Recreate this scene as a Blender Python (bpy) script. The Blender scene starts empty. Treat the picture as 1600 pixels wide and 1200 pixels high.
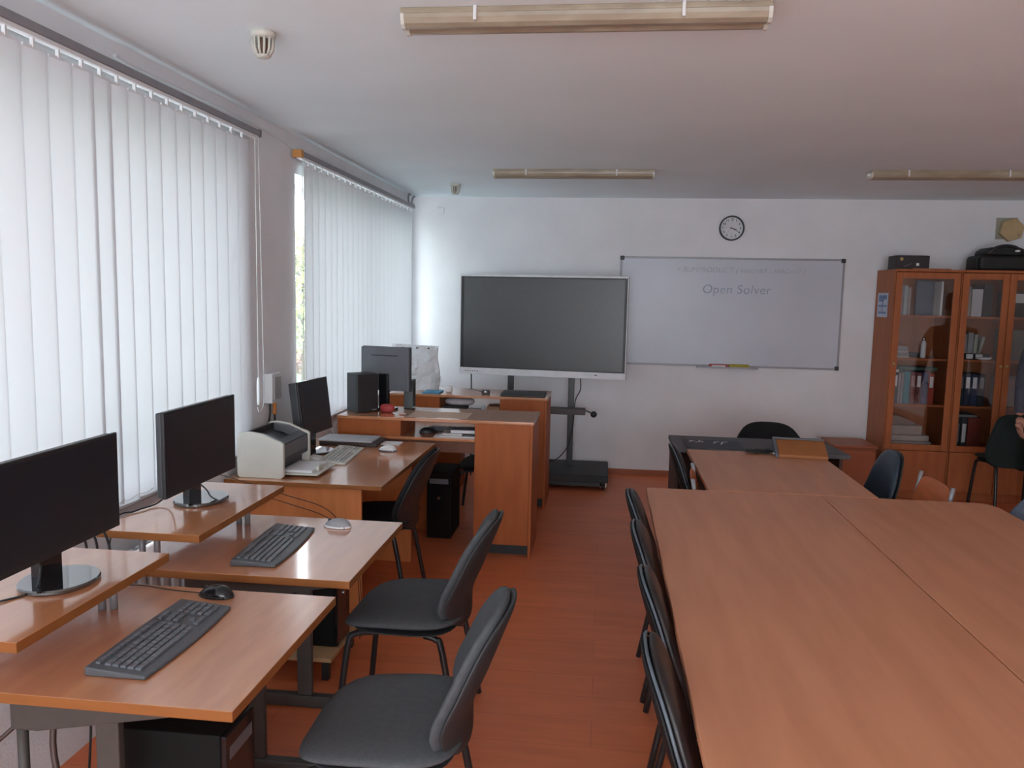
import bpy, bmesh, math, random
from mathutils import Vector, Matrix
random.seed(7)
C = bpy.context.scene.collection
PI = math.pi
# ------------------------------------------------------------------ camera, world, exposure
sc = bpy.context.scene
F_PX = 1250.0
PITCH, YAW, ROLL = math.radians(-6.339), math.radians(-6.491), math.radians(1.18)
fw = Vector((math.sin(YAW)*math.cos(PITCH), math.cos(YAW)*math.cos(PITCH), math.sin(PITCH)))
r0 = Vector((math.cos(YAW), -math.sin(YAW), 0)); u0 = r0.cross(fw)
rt = r0*math.cos(ROLL)+u0*math.sin(ROLL); up = -r0*math.sin(ROLL)+u0*math.cos(ROLL)
cd = bpy.data.cameras.new('camera'); cam = bpy.data.objects.new('camera', cd); C.objects.link(cam)
cd.sensor_fit = 'HORIZONTAL'; cd.sensor_width = 36; cd.lens = 36*F_PX/1600; cd.clip_start = .05; cd.clip_end = 300
m = Matrix((rt, up, -fw)).transposed().to_4x4(); m.translation = Vector((0, 0, 1.68)); cam.matrix_world = m
sc.camera = cam
sc.view_settings.view_transform = 'Standard'; sc.view_settings.look = 'None'
sc.view_settings.gamma = 1; sc.view_settings.use_curve_mapping = False
sc.cycles.diffuse_bounces = 8; sc.cycles.max_bounces = 16
sc.view_settings.exposure = 0.38
w = bpy.data.worlds.new('sky'); sc.world = w; w.use_nodes = True
nt = w.node_tree; bg = nt.nodes['Background']
tc = nt.nodes.new('ShaderNodeTexCoord'); nz = nt.nodes.new('ShaderNodeTexNoise'); nz.inputs['Scale'].default_value = 2.5
cr = nt.nodes.new('ShaderNodeValToRGB')
cr.color_ramp.elements[0].color = (.80, .89, 1, 1); cr.color_ramp.elements[1].color = (.93, .97, 1, 1)
nt.links.new(tc.outputs['Generated'], nz.inputs['Vector']); nt.links.new(nz.outputs['Fac'], cr.inputs['Fac'])
nt.links.new(cr.outputs['Color'], bg.inputs['Color'])
SKY = 8.3
bg.inputs['Strength'].default_value = SKY
def portal(y0, y1, z0, z1):
    l = bpy.data.lights.new('window_portal', 'AREA'); l.shape = 'RECTANGLE'; l.size = y1-y0; l.size_y = z1-z0
    l.cycles.is_portal = True
    o = bpy.data.objects.new('window_portal', l); C.objects.link(o)
    o.location = (-2.22, (y0+y1)/2, (z0+z1)/2)
    o.rotation_euler = (PI/2, 0, -PI/2)
def fportal():
    l = bpy.data.lights.new('window_portal', 'AREA'); l.shape = 'RECTANGLE'; l.size = 3.6; l.size_y = 2.3; l.cycles.is_portal = True
    o = bpy.data.objects.new('window_portal', l); C.objects.link(o); o.location = (.3, -3.42, 1.3); o.rotation_euler = (PI/2, 0, 0)
portal(-2.9, -.9, .87, 2.37); fportal(); portal(-.6, 3.86, .87, 2.37); portal(4.66, 7.45, .87, 2.37)  # portals behind the camera belong to the added windows

# ------------------------------------------------------------------ materials
def mat(name, col, rough=.6, var=.08, scale=8., metal=0., spec=.5, stretch=(1, 1, 1), coat=0., bump=0., bscale=None, col2=None, coord='Object', coatr=.08):
    m = bpy.data.materials.new(name); m.use_nodes = True; t = m.node_tree; b = t.nodes['Principled BSDF']
    b.inputs['Roughness'].default_value = rough; b.inputs['Metallic'].default_value = metal
    b.inputs['Specular IOR Level'].default_value = spec
    if coat: b.inputs['Coat Weight'].default_value = coat; b.inputs['Coat Roughness'].default_value = coatr; b.inputs['Coat IOR'].default_value = 2.0
    tc = t.nodes.new('ShaderNodeTexCoord'); mp = t.nodes.new('ShaderNodeMapping'); mp.inputs['Scale'].default_value = stretch
    n = t.nodes.new('ShaderNodeTexNoise'); n.inputs['Scale'].default_value = scale; n.inputs['Detail'].default_value = 5
    r = t.nodes.new('ShaderNodeValToRGB')
    c2 = col2 or tuple(max(0, c*(1-2*var)) for c in col)
    r.color_ramp.elements[0].position = .35; r.color_ramp.elements[1].position = .65
    r.color_ramp.elements[0].color = (*c2, 1); r.color_ramp.elements[1].color = (*col, 1)
    t.links.new(tc.outputs[coord], mp.inputs['Vector']); t.links.new(mp.outputs['Vector'], n.inputs['Vector'])
    t.links.new(n.outputs['Fac'], r.inputs['Fac']); t.links.new(r.outputs['Color'], b.inputs['Base Color'])
    if bump:
        n2 = t.nodes.new('ShaderNodeTexNoise'); n2.inputs['Scale'].default_value = bscale or scale*4; n2.inputs['Detail'].default_value = 3
        t.links.new(tc.outputs[coord], n2.inputs['Vector'])
        bp = t.nodes.new('ShaderNodeBump'); bp.inputs['Strength'].default_value = bump; bp.inputs['Distance'].default_value = .01
        t.links.new(n2.outputs['Fac'], bp.inputs['Height']); t.links.new(bp.outputs['Normal'], b.inputs['Normal'])
    return m
M = {}
M['wall'] = mat('wall_paint', (.78, .79, .81), .85, .03, 3, bump=.15, bscale=90)
M['ceiling'] = mat('ceiling_paint', (.82, .93, .97), .9, .02, 1.5, bump=.05, bscale=60)
M['wood'] = mat('beech_laminate', (.60, .25, .10), .30, .07, 3, stretch=(6, 1, 6), coat=1, col2=(.52, .20, .085), coatr=.10)
M['wood_worn'] = mat('worn_beech_laminate', (.58, .26, .12), .36, .07, 3, stretch=(6, 1, 6), coat=.9, col2=(.48, .19, .085), coatr=.26)
M['wood_edge'] = mat('beech_edge_band', (.27, .098, .027), .5, .05, 6, stretch=(1, 1, 8), spec=.25)
M['wood_v'] = mat('beech_panel_upright', (.66, .24, .085), .45, .06, 3, stretch=(7, 7, 1), col2=(.58, .20, .065), spec=.3)
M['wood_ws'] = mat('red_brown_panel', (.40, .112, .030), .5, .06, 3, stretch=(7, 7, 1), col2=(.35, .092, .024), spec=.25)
M['table'] = mat('conference_table_laminate', (.57, .255, .138), .42, .05, 2.2, stretch=(7, .8, 4), col2=(.50, .215, .112))
M['cab'] = mat('cabinet_wood', (.40, .125, .042), .48, .06, 3, stretch=(7, 7, 1), col2=(.34, .10, .033), spec=.3)
M['cab_in'] = mat('cabinet_inside', (.30, .12, .06), .6, .05, 3)
M['redwood'] = mat('reddish_wood', (.36, .10, .035), .45, .06, 4)
M['black'] = mat('black_plastic', (.020, .020, .022), .42, .1, 20)
M['blackg'] = mat('gloss_black_plastic', (.010, .010, .012), .12, .1, 20)
M['mirror_black'] = mat('mirror_gloss_black', (.012, .012, .014), .06, .1, 20, coat=1, coatr=.03)
M['screen'] = mat('matt_dark_screen', (.016, .018, .024), .32, .05, 20, spec=.4)
M['tvscreen'] = mat('dark_panel_glass', (.042, .042, .044), .33, .05, 20, spec=.7)
M['fabric'] = mat('charcoal_fabric', (.088, .096, .104), .95, .05, 60, bump=.3, bscale=300, spec=.2)
M['fabric_b'] = mat('black_fabric', (.022, .023, .025), .95, .15, 60, bump=.3, bscale=300, spec=.2)
M['leather'] = mat('black_leatherette', (.016, .014, .015), .38, .1, 30, bump=.1, bscale=200)
M['leather_blue'] = mat('dark_blue_leatherette', (.022, .045, .070), .38, .1, 30, bump=.1, bscale=200)
M['shell_dull'] = mat('dull_black_shell', (.014, .013, .014), .55, .05, 20, spec=.2)
M['tower_black'] = mat('tower_black', (.008, .009, .009), .6, .05, 20, spec=.15)
M['highlight_piping'] = mat('blue_grey_edge_highlight', (.09, .115, .14), .4, .05, 30)  # blue-grey colour stands for the highlight along the chair back rim
M['bluegrey'] = mat('blue_grey_fabric', (.14, .18, .25), .9, .15, 60)
M['green_fab'] = mat('dark_green_fabric', (.012, .022, .020), .9, .15, 60)
M['metal_b'] = mat('black_painted_steel', (.018, .018, .02), .35, .05, 20)
M['metal'] = mat('grey_painted_steel', (.062, .056, .050), .5, .06, 20)
M['alu'] = mat('brushed_aluminium', (.30, .30, .32), .45, .05, 20, metal=.3)
M['chrome'] = mat('chrome', (.7, .7, .72), .15, .03, 20, metal=1)
M['rail'] = mat('grey_rail', (.24, .24, .26), .45, .05, 20)
M['white'] = mat('white_plastic', (.72, .73, .74), .4, .03, 10)
M['cream'] = mat('cream_plastic', (.60, .60, .54), .45, .03, 10)
M['lens'] = mat('yellowed_lens', (.36, .31, .23), .35, .18, 3, stretch=(2, 6, 6), col2=(.26, .21, .15))
M['grey'] = mat('grey_plastic', (.12, .125, .14), .4, .06, 10)
M['dgrey'] = mat('dark_grey_plastic', (.045, .048, .055), .42, .06, 10)
M['kbody'] = mat('keyboard_grey', (.085, .09, .10), .45, .05, 20)
M['keys'] = mat('dark_grey_keys', (.13, .14, .16), .38, .08, 30)
M['ltkeys'] = mat('pale_keys', (.50, .49, .46), .5, .1, 30)
M['paper'] = mat('white_paper', (.75, .75, .76), .8, .03, 10)
M['board'] = mat('whiteboard_enamel', (.56, .59, .66), .3, .04, 1.6, spec=.4)
M['beige'] = mat('beige_plastic', (.52, .38, .20), .5, .08, 10)
M['sill'] = mat('taupe_sill', (.33, .29, .28), .6, .06, 10)
M['radiator'] = mat('radiator_enamel', (.62, .64, .66), .4, .03, 10)
M['red'] = mat('red_plastic', (.35, .03, .02), .5, .1, 10)
M['orange'] = mat('orange_plywood', (.50, .13, .035), .4, .08, 8, stretch=(1, 1, 6))
M['yellow'] = mat('yellow_sponge', (.45, .36, .05), .9, .1, 30)
M['blue'] = mat('blue_card', (.07, .30, .48), .5, .08, 10)
M['cable'] = mat('black_cable', (.02, .02, .022), .5, .05, 10)
M['brown_cable'] = mat('brown_cable', (.06, .035, .03), .5, .05, 10)
M['whitecable'] = mat('white_cable', (.60, .60, .60), .5, .05, 10)
M['skin'] = mat('skin', (.42, .20, .14), .55, .06, 20)
M['denim'] = mat('dark_trousers', (.010, .014, .016), .9, .1, 30)
M['sweater'] = mat('slate_grey_sweater', (.055, .062, .085), .95, .12, 30)
M['hair'] = mat('dark_hair', (.02, .014, .01), .6, .2, 60)
M['grass'] = mat('grass', (.06, .17, .035), .95, .2, 3)
M['bounce_paving'] = mat('pale_bounce_paving', (.72, .72, .72), .9, .06, 2)  # for the added ground strip that bounces neutral light upward
M['bark'] = mat('bark', (.12, .09, .06), .95, .2, 10)
M['leafy'] = mat('yellow_green_leaves', (.26, .31, .09), .8, .2, 4)
M['leafr'] = mat('russet_leaves', (.28, .12, .06), .8, .2, 4)
M['ink'] = mat('faded_grey_marker', (.43, .45, .51), .8, .2, 8)
M['ink2'] = mat('faded_blue_marker', (.36, .42, .53), .8, .2, 8)
M['gold'] = mat('dull_gold', (.5, .33, .12), .4, .1, 10)
# floor: laminate boards running across the room
def floor_mat():
    m = mat('orange_brown_laminate', (.73, .205, .082), .42, .06, 2.5, stretch=(1, 7, 1), col2=(.65, .175, .068))
    t = m.node_tree; b = t.nodes['Principled BSDF']
    tcn = t.nodes.new('ShaderNodeTexCoord'); br = t.nodes.new('ShaderNodeTexBrick')
    br.inputs['Scale'].default_value = 1; br.inputs['Brick Width'].default_value = 1.25; br.inputs['Row Height'].default_value = .19
    br.inputs['Mortar Size'].default_value = .0015; br.inputs['Mortar Smooth'].default_value = .5
    br.inputs['Color1'].default_value = (1, 1, 1, 1); br.inputs['Color2'].default_value = (.90, .90, .90, 1); br.inputs['Mortar'].default_value = (.66, .6, .6, 1)
    mx = t.nodes.new('ShaderNodeMixRGB'); mx.blend_type = 'MULTIPLY'; mx.inputs['Fac'].default_value = 1
    src = b.inputs['Base Color'].links[0].from_socket
    t.links.new(tcn.outputs['Object'], br.inputs['Vector']); t.links.new(src, mx.inputs['Color1']); t.links.new(br.outputs['Color'], mx.inputs['Color2'])
    t.links.new(mx.outputs['Color'], b.inputs['Base Color'])
    return m
M['floor'] = floor_mat()
def cloth_mat():
    m = bpy.data.materials.new('translucent_blind_cloth'); m.use_nodes = True; t = m.node_tree
    t.nodes.remove(t.nodes['Principled BSDF']); out = t.nodes['Material Output']
    d = t.nodes.new('ShaderNodeBsdfDiffuse'); d.inputs['Color'].default_value = (.70, .72, .74, 1)
    tr = t.nodes.new('ShaderNodeBsdfTranslucent'); tr.inputs['Color'].default_value = (.66, .675, .71, 1)
    n = t.nodes.new('ShaderNodeTexNoise'); n.inputs['Scale'].default_value = 220
    bp = t.nodes.new('ShaderNodeBump'); bp.inputs['Strength'].default_value = .15; bp.inputs['Distance'].default_value = .002
    t.links.new(n.outputs['Fac'], bp.inputs['Height']); t.links.new(bp.outputs['Normal'], d.inputs['Normal'])
    mx = t.nodes.new('ShaderNodeMixShader'); mx.inputs['Fac'].default_value = .15
    t.links.new(d.outputs[0], mx.inputs[1]); t.links.new(tr.outputs[0], mx.inputs[2]); t.links.new(mx.outputs[0], out.inputs['Surface'])
    return m
M['cloth'] = cloth_mat()
def glass_mat(name, tint, gl):
    m = bpy.data.materials.new(name); m.use_nodes = True; t = m.node_tree
    t.nodes.remove(t.nodes['Principled BSDF']); out = t.nodes['Material Output']
    a = t.nodes.new('ShaderNodeBsdfTransparent'); a.inputs['Color'].default_value = (*tint, 1)
    g = t.nodes.new('ShaderNodeBsdfGlossy'); g.inputs['Roughness'].default_value = .03
    lw = t.nodes.new('ShaderNodeLayerWeight'); lw.inputs['Blend'].default_value = .5
    pw = t.nodes.new('ShaderNodeMath'); pw.operation = 'POWER'; pw.inputs[1].default_value = 5
    fr = t.nodes.new('ShaderNodeMath'); fr.operation = 'MULTIPLY_ADD'; fr.inputs[1].default_value = .9; fr.inputs[2].default_value = gl
    t.links.new(lw.outputs['Facing'], pw.inputs[0]); t.links.new(pw.outputs[0], fr.inputs[0])
    mx = t.nodes.new('ShaderNodeMixShader')
    t.links.new(fr.outputs[0], mx.inputs['Fac']); t.links.new(a.outputs[0], mx.inputs[1]); t.links.new(g.outputs[0], mx.inputs[2])
    t.links.new(mx.outputs[0], out.inputs['Surface'])
    return m
M['pane'] = glass_mat('window_glass', (.97, .98, .98), .03)
M['cabglass'] = glass_mat('cabinet_glass', (.92, .93, .93), .05)
def plain(name, col, rough=.6): 
    if name not in M: M[name] = mat(name, col, rough, .06, 12)
    return M[name]

# ------------------------------------------------------------------ mesh helpers
class MB:
    def __init__(s): s.bm = bmesh.new()
    def box(s, a, b, mtx=None):
        x0, y0, z0 = a; x1, y1, z1 = b
        vs = [s.bm.verts.new((x, y, z)) for x in (x0, x1) for y in (y0, y1) for z in (z0, z1)]
        if mtx: 
            for v in vs: v.co = mtx @ v.co
        for f in ((0, 1, 3, 2), (4, 6, 7, 5), (0, 4, 5, 1), (2, 3, 7, 6), (0, 2, 6, 4), (1, 5, 7, 3)):
            s.bm.faces.new([vs[i] for i in f])
        return s
    def prism(s, poly, d0, d1, ax='y'):
        def P(u, v, d):
            return {'y': (u, d, v), 'x': (d, u, v), 'z': (u, v, d)}[ax]
        a = [s.bm.verts.new(P(u, v, d0)) for u, v in poly]; b = [s.bm.verts.new(P(u, v, d1)) for u, v in poly]
        n = len(poly); s.bm.faces.new(a); s.bm.faces.new(b[::-1])
        for i in range(n): s.bm.faces.new((a[i], b[i], b[(i+1) % n], a[(i+1) % n]))
        return s
    def tube(s, pts, r, seg=8, r1=None):
        pts = [Vector(p) for p in pts]; n = len(pts); rings = []
        for i, p in enumerate(pts):
            t = (pts[min(i+1, n-1)]-pts[max(i-1, 0)]).normalized()
            a = t.orthogonal().normalized() if i == 0 else (pa - t*pa.dot(t)).normalized()
            pa = a; b = t.cross(a)
            rr = r if r1 is None else r+(r1-r)*i/(n-1)
            rings.append([s.bm.verts.new(p+(a*math.cos(k*2*PI/seg)+b*math.sin(k*2*PI/seg))*rr) for k in range(seg)])
        for i in range(n-1):
            for k in range(seg):
                s.bm.faces.new((rings[i][k], rings[i][(k+1) % seg], rings[i+1][(k+1) % seg], rings[i+1][k]))
        s.bm.faces.new(rings[0][::-1]); s.bm.faces.new(rings[-1])
        return s
    def lathe(s, prof, c=(0, 0, 0), seg=28, ax='z', sx=1, sy=1):
        rings = []
        for r, h in prof:
            ring = []
            for k in range(seg):
                a = 2*PI*k/seg; u, v = r*math.cos(a)*sx, r*math.sin(a)*sy
                p = {'z': (u, v, h), 'y': (u, h, v), 'x': (h, u, v)}[ax]
                ring.append(s.bm.verts.new(Vector(p)+Vector(c)))
            rings.append(ring)
        for i in range(len(rings)-1):
            for k in range(seg):
                s.bm.faces.new((rings[i][k], rings[i][(k+1) % seg], rings[i+1][(k+1) % seg], rings[i+1][k]))
        s.bm.faces.new(rings[0][::-1]); s.bm.faces.new(rings[-1])
        return s
    def pad(s, fn, t, ex=3.2, nr=9, na=48, side=0):
        """closed cushion: fn(a,b)->centre point of the surface, a and b in -1..1; side=0 both faces"""
        def P(a, b):
            e = 1e-3; p = Vector(fn(a, b)); n = (Vector(fn(a+e, b))-Vector(fn(a-e, b))).cross(Vector(fn(a, b+e))-Vector(fn(a, b-e))).normalized()
            return p, n
        lay = []
        for sg in (1, -1):
            rows = []
            for i in range(nr+1):
                r = math.sin(PI/2*i/nr) if i else 0
                row = []
                for k in range(na if i else 1):
                    th = 2*PI*k/na; c_, s_ = math.cos(th), math.sin(th)
                    q = (abs(c_)**ex+abs(s_)**ex)**(-1/ex)
                    a, b = r*q*c_, r*q*s_
                    p, n = P(a, b); off = t*math.sqrt(max(0, 1-r**4))
                    if i == nr and sg == -1: row.append(lay[0][nr][k]); continue
                    row.append(s.bm.verts.new(p+n*off*sg))
                rows.append(row)
            lay.append(rows)
            for i in range(nr):
                for k in range(na):
                    k2 = (k+1) % na
                    if i == 0: vs = [rows[0][0], rows[1][k], rows[1][k2]]
                    else: vs = [rows[i][k], rows[i+1][k], rows[i+1][k2], rows[i][k2]]
                    s.bm.faces.new(vs if sg == 1 else vs[::-1])
        return s
    def build(s, name, m, parent=None, bev=0., seg=2, smooth=False, loc=None, rz=0, sub=0):
        bmesh.ops.recalc_face_normals(s.bm, faces=s.bm.faces[:])
        me = bpy.data.meshes.new(name); s.bm.to_mesh(me); s.bm.free()
        o = bpy.data.objects.new(name, me); C.objects.link(o); me.materials.append(M[m] if isinstance(m, str) else m)
        if parent: o.parent = parent
        if loc: o.location = loc
        if rz: o.rotation_euler.z = rz
        if bev:
            b = o.modifiers.new('bevel', 'BEVEL'); b.width = bev; b.segments = seg; b.limit_method = 'ANGLE'; b.angle_limit = .6
        if sub: sm = o.modifiers.new('smooth', 'SUBSURF'); sm.levels = sub; sm.render_levels = sub
        if smooth:
            for p in me.polygons: p.use_smooth = True
        elif bev:
            for p in me.polygons: p.use_smooth = True
            wn = o.modifiers.new('wn', 'WEIGHTED_NORMAL')
        return o
def tag(o, label, cat, group=None, kind=None):
    if label: o['label'] = label
    if cat: o['category'] = cat
    if group: o['group'] = group
    if kind: o['kind'] = kind
    return o
def thing(name, label, cat, loc=(0, 0, 0), rz=0, group=None):
    o = bpy.data.objects.new(name, None); C.objects.link(o); o.location = loc; o.rotation_euler.z = rz; o.empty_display_size = .1
    return tag(o, label, cat, group)
def bx(name, a, b, m, parent=None, bev=.002, label=None):
    o = MB().box(a, b).build(name, m, parent, bev)
    if label: o['label'] = label
    return o
def struct(o): o['kind'] = 'structure'; return o
def dup(root, loc, rz, label, group=None):
    r = root.copy(); C.objects.link(r); r.location = loc; r.rotation_euler.z = rz; r['label'] = label
    if group: r['group'] = group
    for ch in list(root.children):
        c = ch.copy(); C.objects.link(c); c.parent = r
        for g in list(ch.children):
            d = g.copy(); C.objects.link(d); d.parent = c
    return r
def curve_pts(ctrl, n=24):
    """Catmull-Rom through control points"""
    P = [Vector(p) for p in ctrl]; P = [P[0]*2-P[1]]+P+[P[-1]*2-P[-2]]; out = []
    m_ = len(P)-3
    for i in range(m_):
        k = max(2, n//m_)
        for j in range(k+(i == m_-1)):
            t = j/k; a, b, c, d = P[i:i+4]
            out.append(.5*((2*b)+(c-a)*t+(2*a-5*b+4*c-d)*t*t+(3*b-a-3*c+d)*t**3))
    return out
def cable(name, ctrl, r, m, label=None, cat=None, parent=None, n=30):
    o = MB().tube(curve_pts(ctrl, n), r, 7).build(name, m, parent, smooth=True)
    if label: tag(o, label, cat)
    return o

# ------------------------------------------------------------------ room
WX, BY, CZ = -1.85, 7.58, 2.59
RX, FY = 4.75, -3.2
struct(MB().box((WX-.4, FY-.3, -.2), (RX+.2, BY+.2, 0)).build('floor', 'floor'))
struct(MB().box((WX-.4, FY-.3, CZ), (RX+.2, BY+.2, CZ+.2)).build('ceiling', 'ceiling'))
struct(MB().box((WX-.4, BY, 0), (RX+.2, BY+.2, CZ)).build('wall_back', 'wall'))
struct(MB().box((RX, FY-.2, 0), (RX+.2, BY, CZ)).build('wall_right', 'wall'))
wf = MB(); wf.box((WX-.4, FY-.2, 0), (RX+.2, FY, .15)).box((WX-.4, FY-.2, 2.45), (RX+.2, FY, CZ)).box((WX-.4, FY-.2, .15), (-1.5, FY, 2.45)).box((2.1, FY-.2, .15), (RX+.2, FY, 2.45))
struct(wf.build('wall_front', 'wall'))
w4 = bpy.data.objects.new('window_4', None); C.objects.link(w4); w4['kind'] = 'structure'  # glazing added behind the camera to brighten the room
wf = MB(); wf.box((-1.5, FY-.16, .15), (2.1, FY-.10, .21)).box((-1.5, FY-.16, 2.39), (2.1, FY-.10, 2.45))
for x in (-1.5, -.3, .9, 2.04): wf.box((x, FY-.16, .21), (x+.06, FY-.10, 2.39))
wf.build('window_frame', 'white', w4, .004); MB().box((-1.45, FY-.132, .2), (2.05, FY-.127, 2.4)).build('window_pane', 'pane', w4)
W1, W2, SZ, HZ = (-.6, 3.86), (4.66, 7.45), .86, 2.37
wl = MB()
wl.box((WX-.35, FY, 0), (WX, BY, SZ)); wl.box((WX-.35, FY, HZ), (WX, BY, CZ))
W3_ADDED = (-2.9, -.9)  # unblinded opening added behind the camera for more light
wl.box((WX-.35, FY, SZ), (WX, W3_ADDED[0], HZ)); wl.box((WX-.35, W3_ADDED[1], SZ), (WX, W1[0], HZ)); wl.box((WX-.35, W1[1], SZ), (WX, W2[0], HZ)); wl.box((WX-.35, W2[1], SZ), (WX, BY, HZ))
struct(wl.build('wall_left', 'wall'))
struct(bx('baseboard_back', (WX, BY-.015, 0), (RX, BY, .055), 'redwood'))
struct(bx('trim_1', (WX, -.6, .825), (-1.822, 3.86, .859), 'sill', bev=.006))
struct(bx('trim_2', (WX, 4.66, .825), (-1.822, 7.45, .859), 'sill', bev=.006))
def window(n, y0, y1, nb):
    r = bpy.data.objects.new('window_%d' % n, None); C.objects.link(r); r['kind'] = 'structure'
    f = MB(); x0, x1 = WX-.27, WX-.20
    f.box((x0, y0, SZ), (x1, y0+.06, HZ)); f.box((x0, y1-.06, SZ), (x1, y1, HZ)); f.box((x0, y0, SZ), (x1, y1, SZ+.07)); f.box((x0, y0, HZ-.06), (x1, y1, HZ))
    for k in range(1, nb):
        y = y0+(y1-y0)*k/nb; f.box((x0, y-.04, SZ), (x1, y+.04, HZ))
    f.build('window_frame', 'white', r, .004)
    MB().box((WX-.24, y0+.05, SZ+.05), (WX-.235, y1-.05, HZ-.05)).build('window_pane', 'pane', r)
    return r
window(1, W1[0], W1[1], 3); window(2, W2[0], W2[1], 2); window(3, W3_ADDED[0], W3_ADDED[1], 1)  # the last one is an added window, out of view, for light
# cable run along the top of the window wall
cable('wall_cable', [(WX+.006, 2.93, 2.545), (WX+.006, 3.0, 2.528), (WX+.006, 4.14, 2.535), (WX+.006, 4.76, 2.51), (WX+.006, 5.9, 2.485), (WX+.006, 7.4, 2.475)], .006, 'white',
      'thin white cable running along the wall above the window blinds', 'cable')
# ------------------------------------------------------------------ outdoors
struct(MB().box((-60, -30, -1.2), (-6.5, 80, -1.0)).build('ground', 'grass'))
struct(MB().box((-6.5, -30, -1.2), (WX-.45, 80, -.98)).build('added_bounce_ground', 'bounce_paving'))  # added pale strip that bounces light up at the blinds and ceiling
def tree(loc, h, rad, leafm, label, seedn, nleaf=1500):
    rnd = random.Random(seedn); t = thing('garden_tree', label, 'tree', loc, 0, 'trees outside the window')
    b = MB(); b.tube([(0, 0, 0), (.05, .03, h*.35), (-.04, 0, h*.7), (0, .05, h*.95)], .14, 8, .03)
    for k in range(14):
        a = rnd.uniform(0, 2*PI); z = h*rnd.uniform(.3, .8); l = rad*rnd.uniform(.6, 1)
        b.tube([(0, 0, z), (l*.5*math.cos(a), l*.5*math.sin(a), z+l*.4), (l*math.cos(a), l*math.sin(a), z+l*.55)], .04, 5, .012)
    b.build('trunk', 'bark', t, smooth=True)
    f = MB()
    for k in range(nleaf):
        v = Vector((rnd.gauss(0, 1), rnd.gauss(0, 1), rnd.gauss(0, 1))).normalized()*rnd.uniform(.35, 1)
        p = Vector((v.x*rad, v.y*rad, h*.62+v.z*h*.42)); s_ = rnd.uniform(.05, .11)
        d1 = Vector((rnd.gauss(0, 1), rnd.gauss(0, 1), rnd.gauss(0, 1))).normalized(); d2 = d1.orthogonal().normalized()
        vs = [f.bm.verts.new(p+q) for q in (d1*s_, d2*s_*.5, -d1*s_, -d2*s_*.5)]; f.bm.faces.new(vs)
    o = f.build('foliage', leafm, t); return t
tree((-7.9, 20.5, -1), 4.3, 1.5, 'leafy', 'yellow-green leafy tree seen through the gap beside the far blind', 1, 2600)
tree((-8.8, 22.9, -1), .95, .55, 'leafr', 'low russet bush on the lawn below the yellow-green tree', 2, 900)
tree((-11.5, 14, -1), 5.0, 1.8, 'leafy', 'leafy tree on the lawn hidden behind the nearer blind', 3, 900)

# ------------------------------------------------------------------ vertical blinds
def blind(label, edges, z0, z1, y_rail0, y_rail1, seedn):
    rnd = random.Random(seedn)
    X = -1.805
    t = thing('vertical_blind', label, 'blind', (X, y_rail0, 2.44), 0, 'vertical blinds on the window wall')
    def L(o): o.matrix_parent_inverse = Matrix.Translation((-X, -y_rail0, -2.44)); return o
    L(MB().box((X-.02, y_rail0, 2.462), (X+.022, y_rail1, 2.492)).build('head_rail', 'rail', t, .003))
    L(MB().box((X-.015, y_rail0+.01, 2.448), (X+.017, y_rail1-.01, 2.4615)).build('rail_track', 'white', t, .001))
    cr_ = MB(); y = edges[0]
    for a, b in zip(edges[:-1], edges[1:]):
        wv = .1205; c = (a+b)/2
        cr_.box((X-.006, c-.004, 2.418), (X+.006, c+.004, 2.449)); cr_.box((X-.003, c-.045, z1-.010), (X+.003, c+.045, z1-.002))
        v = MB(); th = math.radians(4+rnd.uniform(-1.5, 1.5)); n = 6; rows = []
        zb = z0+rnd.uniform(-.004, .004)
        for zz in (zb, z1):
            tw = rnd.uniform(-.01, .01)
            rows.append([v.bm.verts.new((X+.0022*(1-(2*i/n-1)**2)-.001+(2*i/n-1)*wv/2*math.sin(th+tw), c+(2*i/n-1)*wv/2*math.cos(th), zz)) for i in range(n+1)])
        for i in range(n): v.bm.faces.new((rows[0][i], rows[0][i+1], rows[1][i+1], rows[1][i]))
        L(v.build('vane', 'cloth', t, smooth=True))
    L(cr_.build('vane_carriers', 'white', t))
    ch = MB()
    for a in edges[:-1]:
        ch.tube([(X+.004, a, z0+.02), (X+.006, a+.05, z0+.012), (X+.004, a+.1, z0+.02)], .0013, 4)
    L(ch.build('bottom_chain', 'white', t))
    return t, L
e1 = [3.925-.1135*k for k in range(11)]
e1 = e1[::-1]                                     # 2.79 .. 3.925
e1 = [2.765-.06-.118*k for k in range(28)][::-1] + e1
t, L = blind('long pale vertical blind over the nearer window, behind the first two monitors', e1, .852, 2.425, -.7, 4.04, 5)
L(MB().tube([(-1.79, 3.985, 2.45), (-1.79, 3.985, 1.22)], .0022, 6).build('tilt_cord', 'whitecable', t))
L(MB().lathe([(.008, 1.08), (.009, 1.10), (.009, 1.20), (.005, 1.225)], (-1.79, 3.985, 0), 10).build('cord_weight', 'white', t, smooth=True))
L(MB().tube(curve_pts([(-1.79, 4.025, 2.45), (-1.79, 4.04, 1.8), (-1.79, 4.05, 1.3), (-1.79, 4.055, 1.13), (-1.79, 4.035, 1.06), (-1.79, 3.99, 1.04), (-1.79, 3.975, 1.07)], 40), .0028, 6).build('bead_chain', 'whitecable', t, smooth=True))
L(MB().box((-1.83, 4.03, 2.458), (-1.78, 4.05, 2.496)).build('end_cap', 'grey', t, .004))
e2 = [4.705+.1158*k for k in range(24)]
t, L = blind('pale vertical blind over the far window, its rail ending in an orange cap', e2, .852, 2.425, 4.60, 7.42, 6)
L(MB().box((-1.835, 4.585, 2.452), (-1.778, 4.625, 2.496)).build('end_cap', plain('orange_brown_cap', (.55, .25, .07)), t, .004))
ch = MB()
for yy in (4.655, 4.685): ch.tube([(-1.80, yy, 2.45), (-1.80, yy, 1.1)], .0018, 5)
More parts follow.
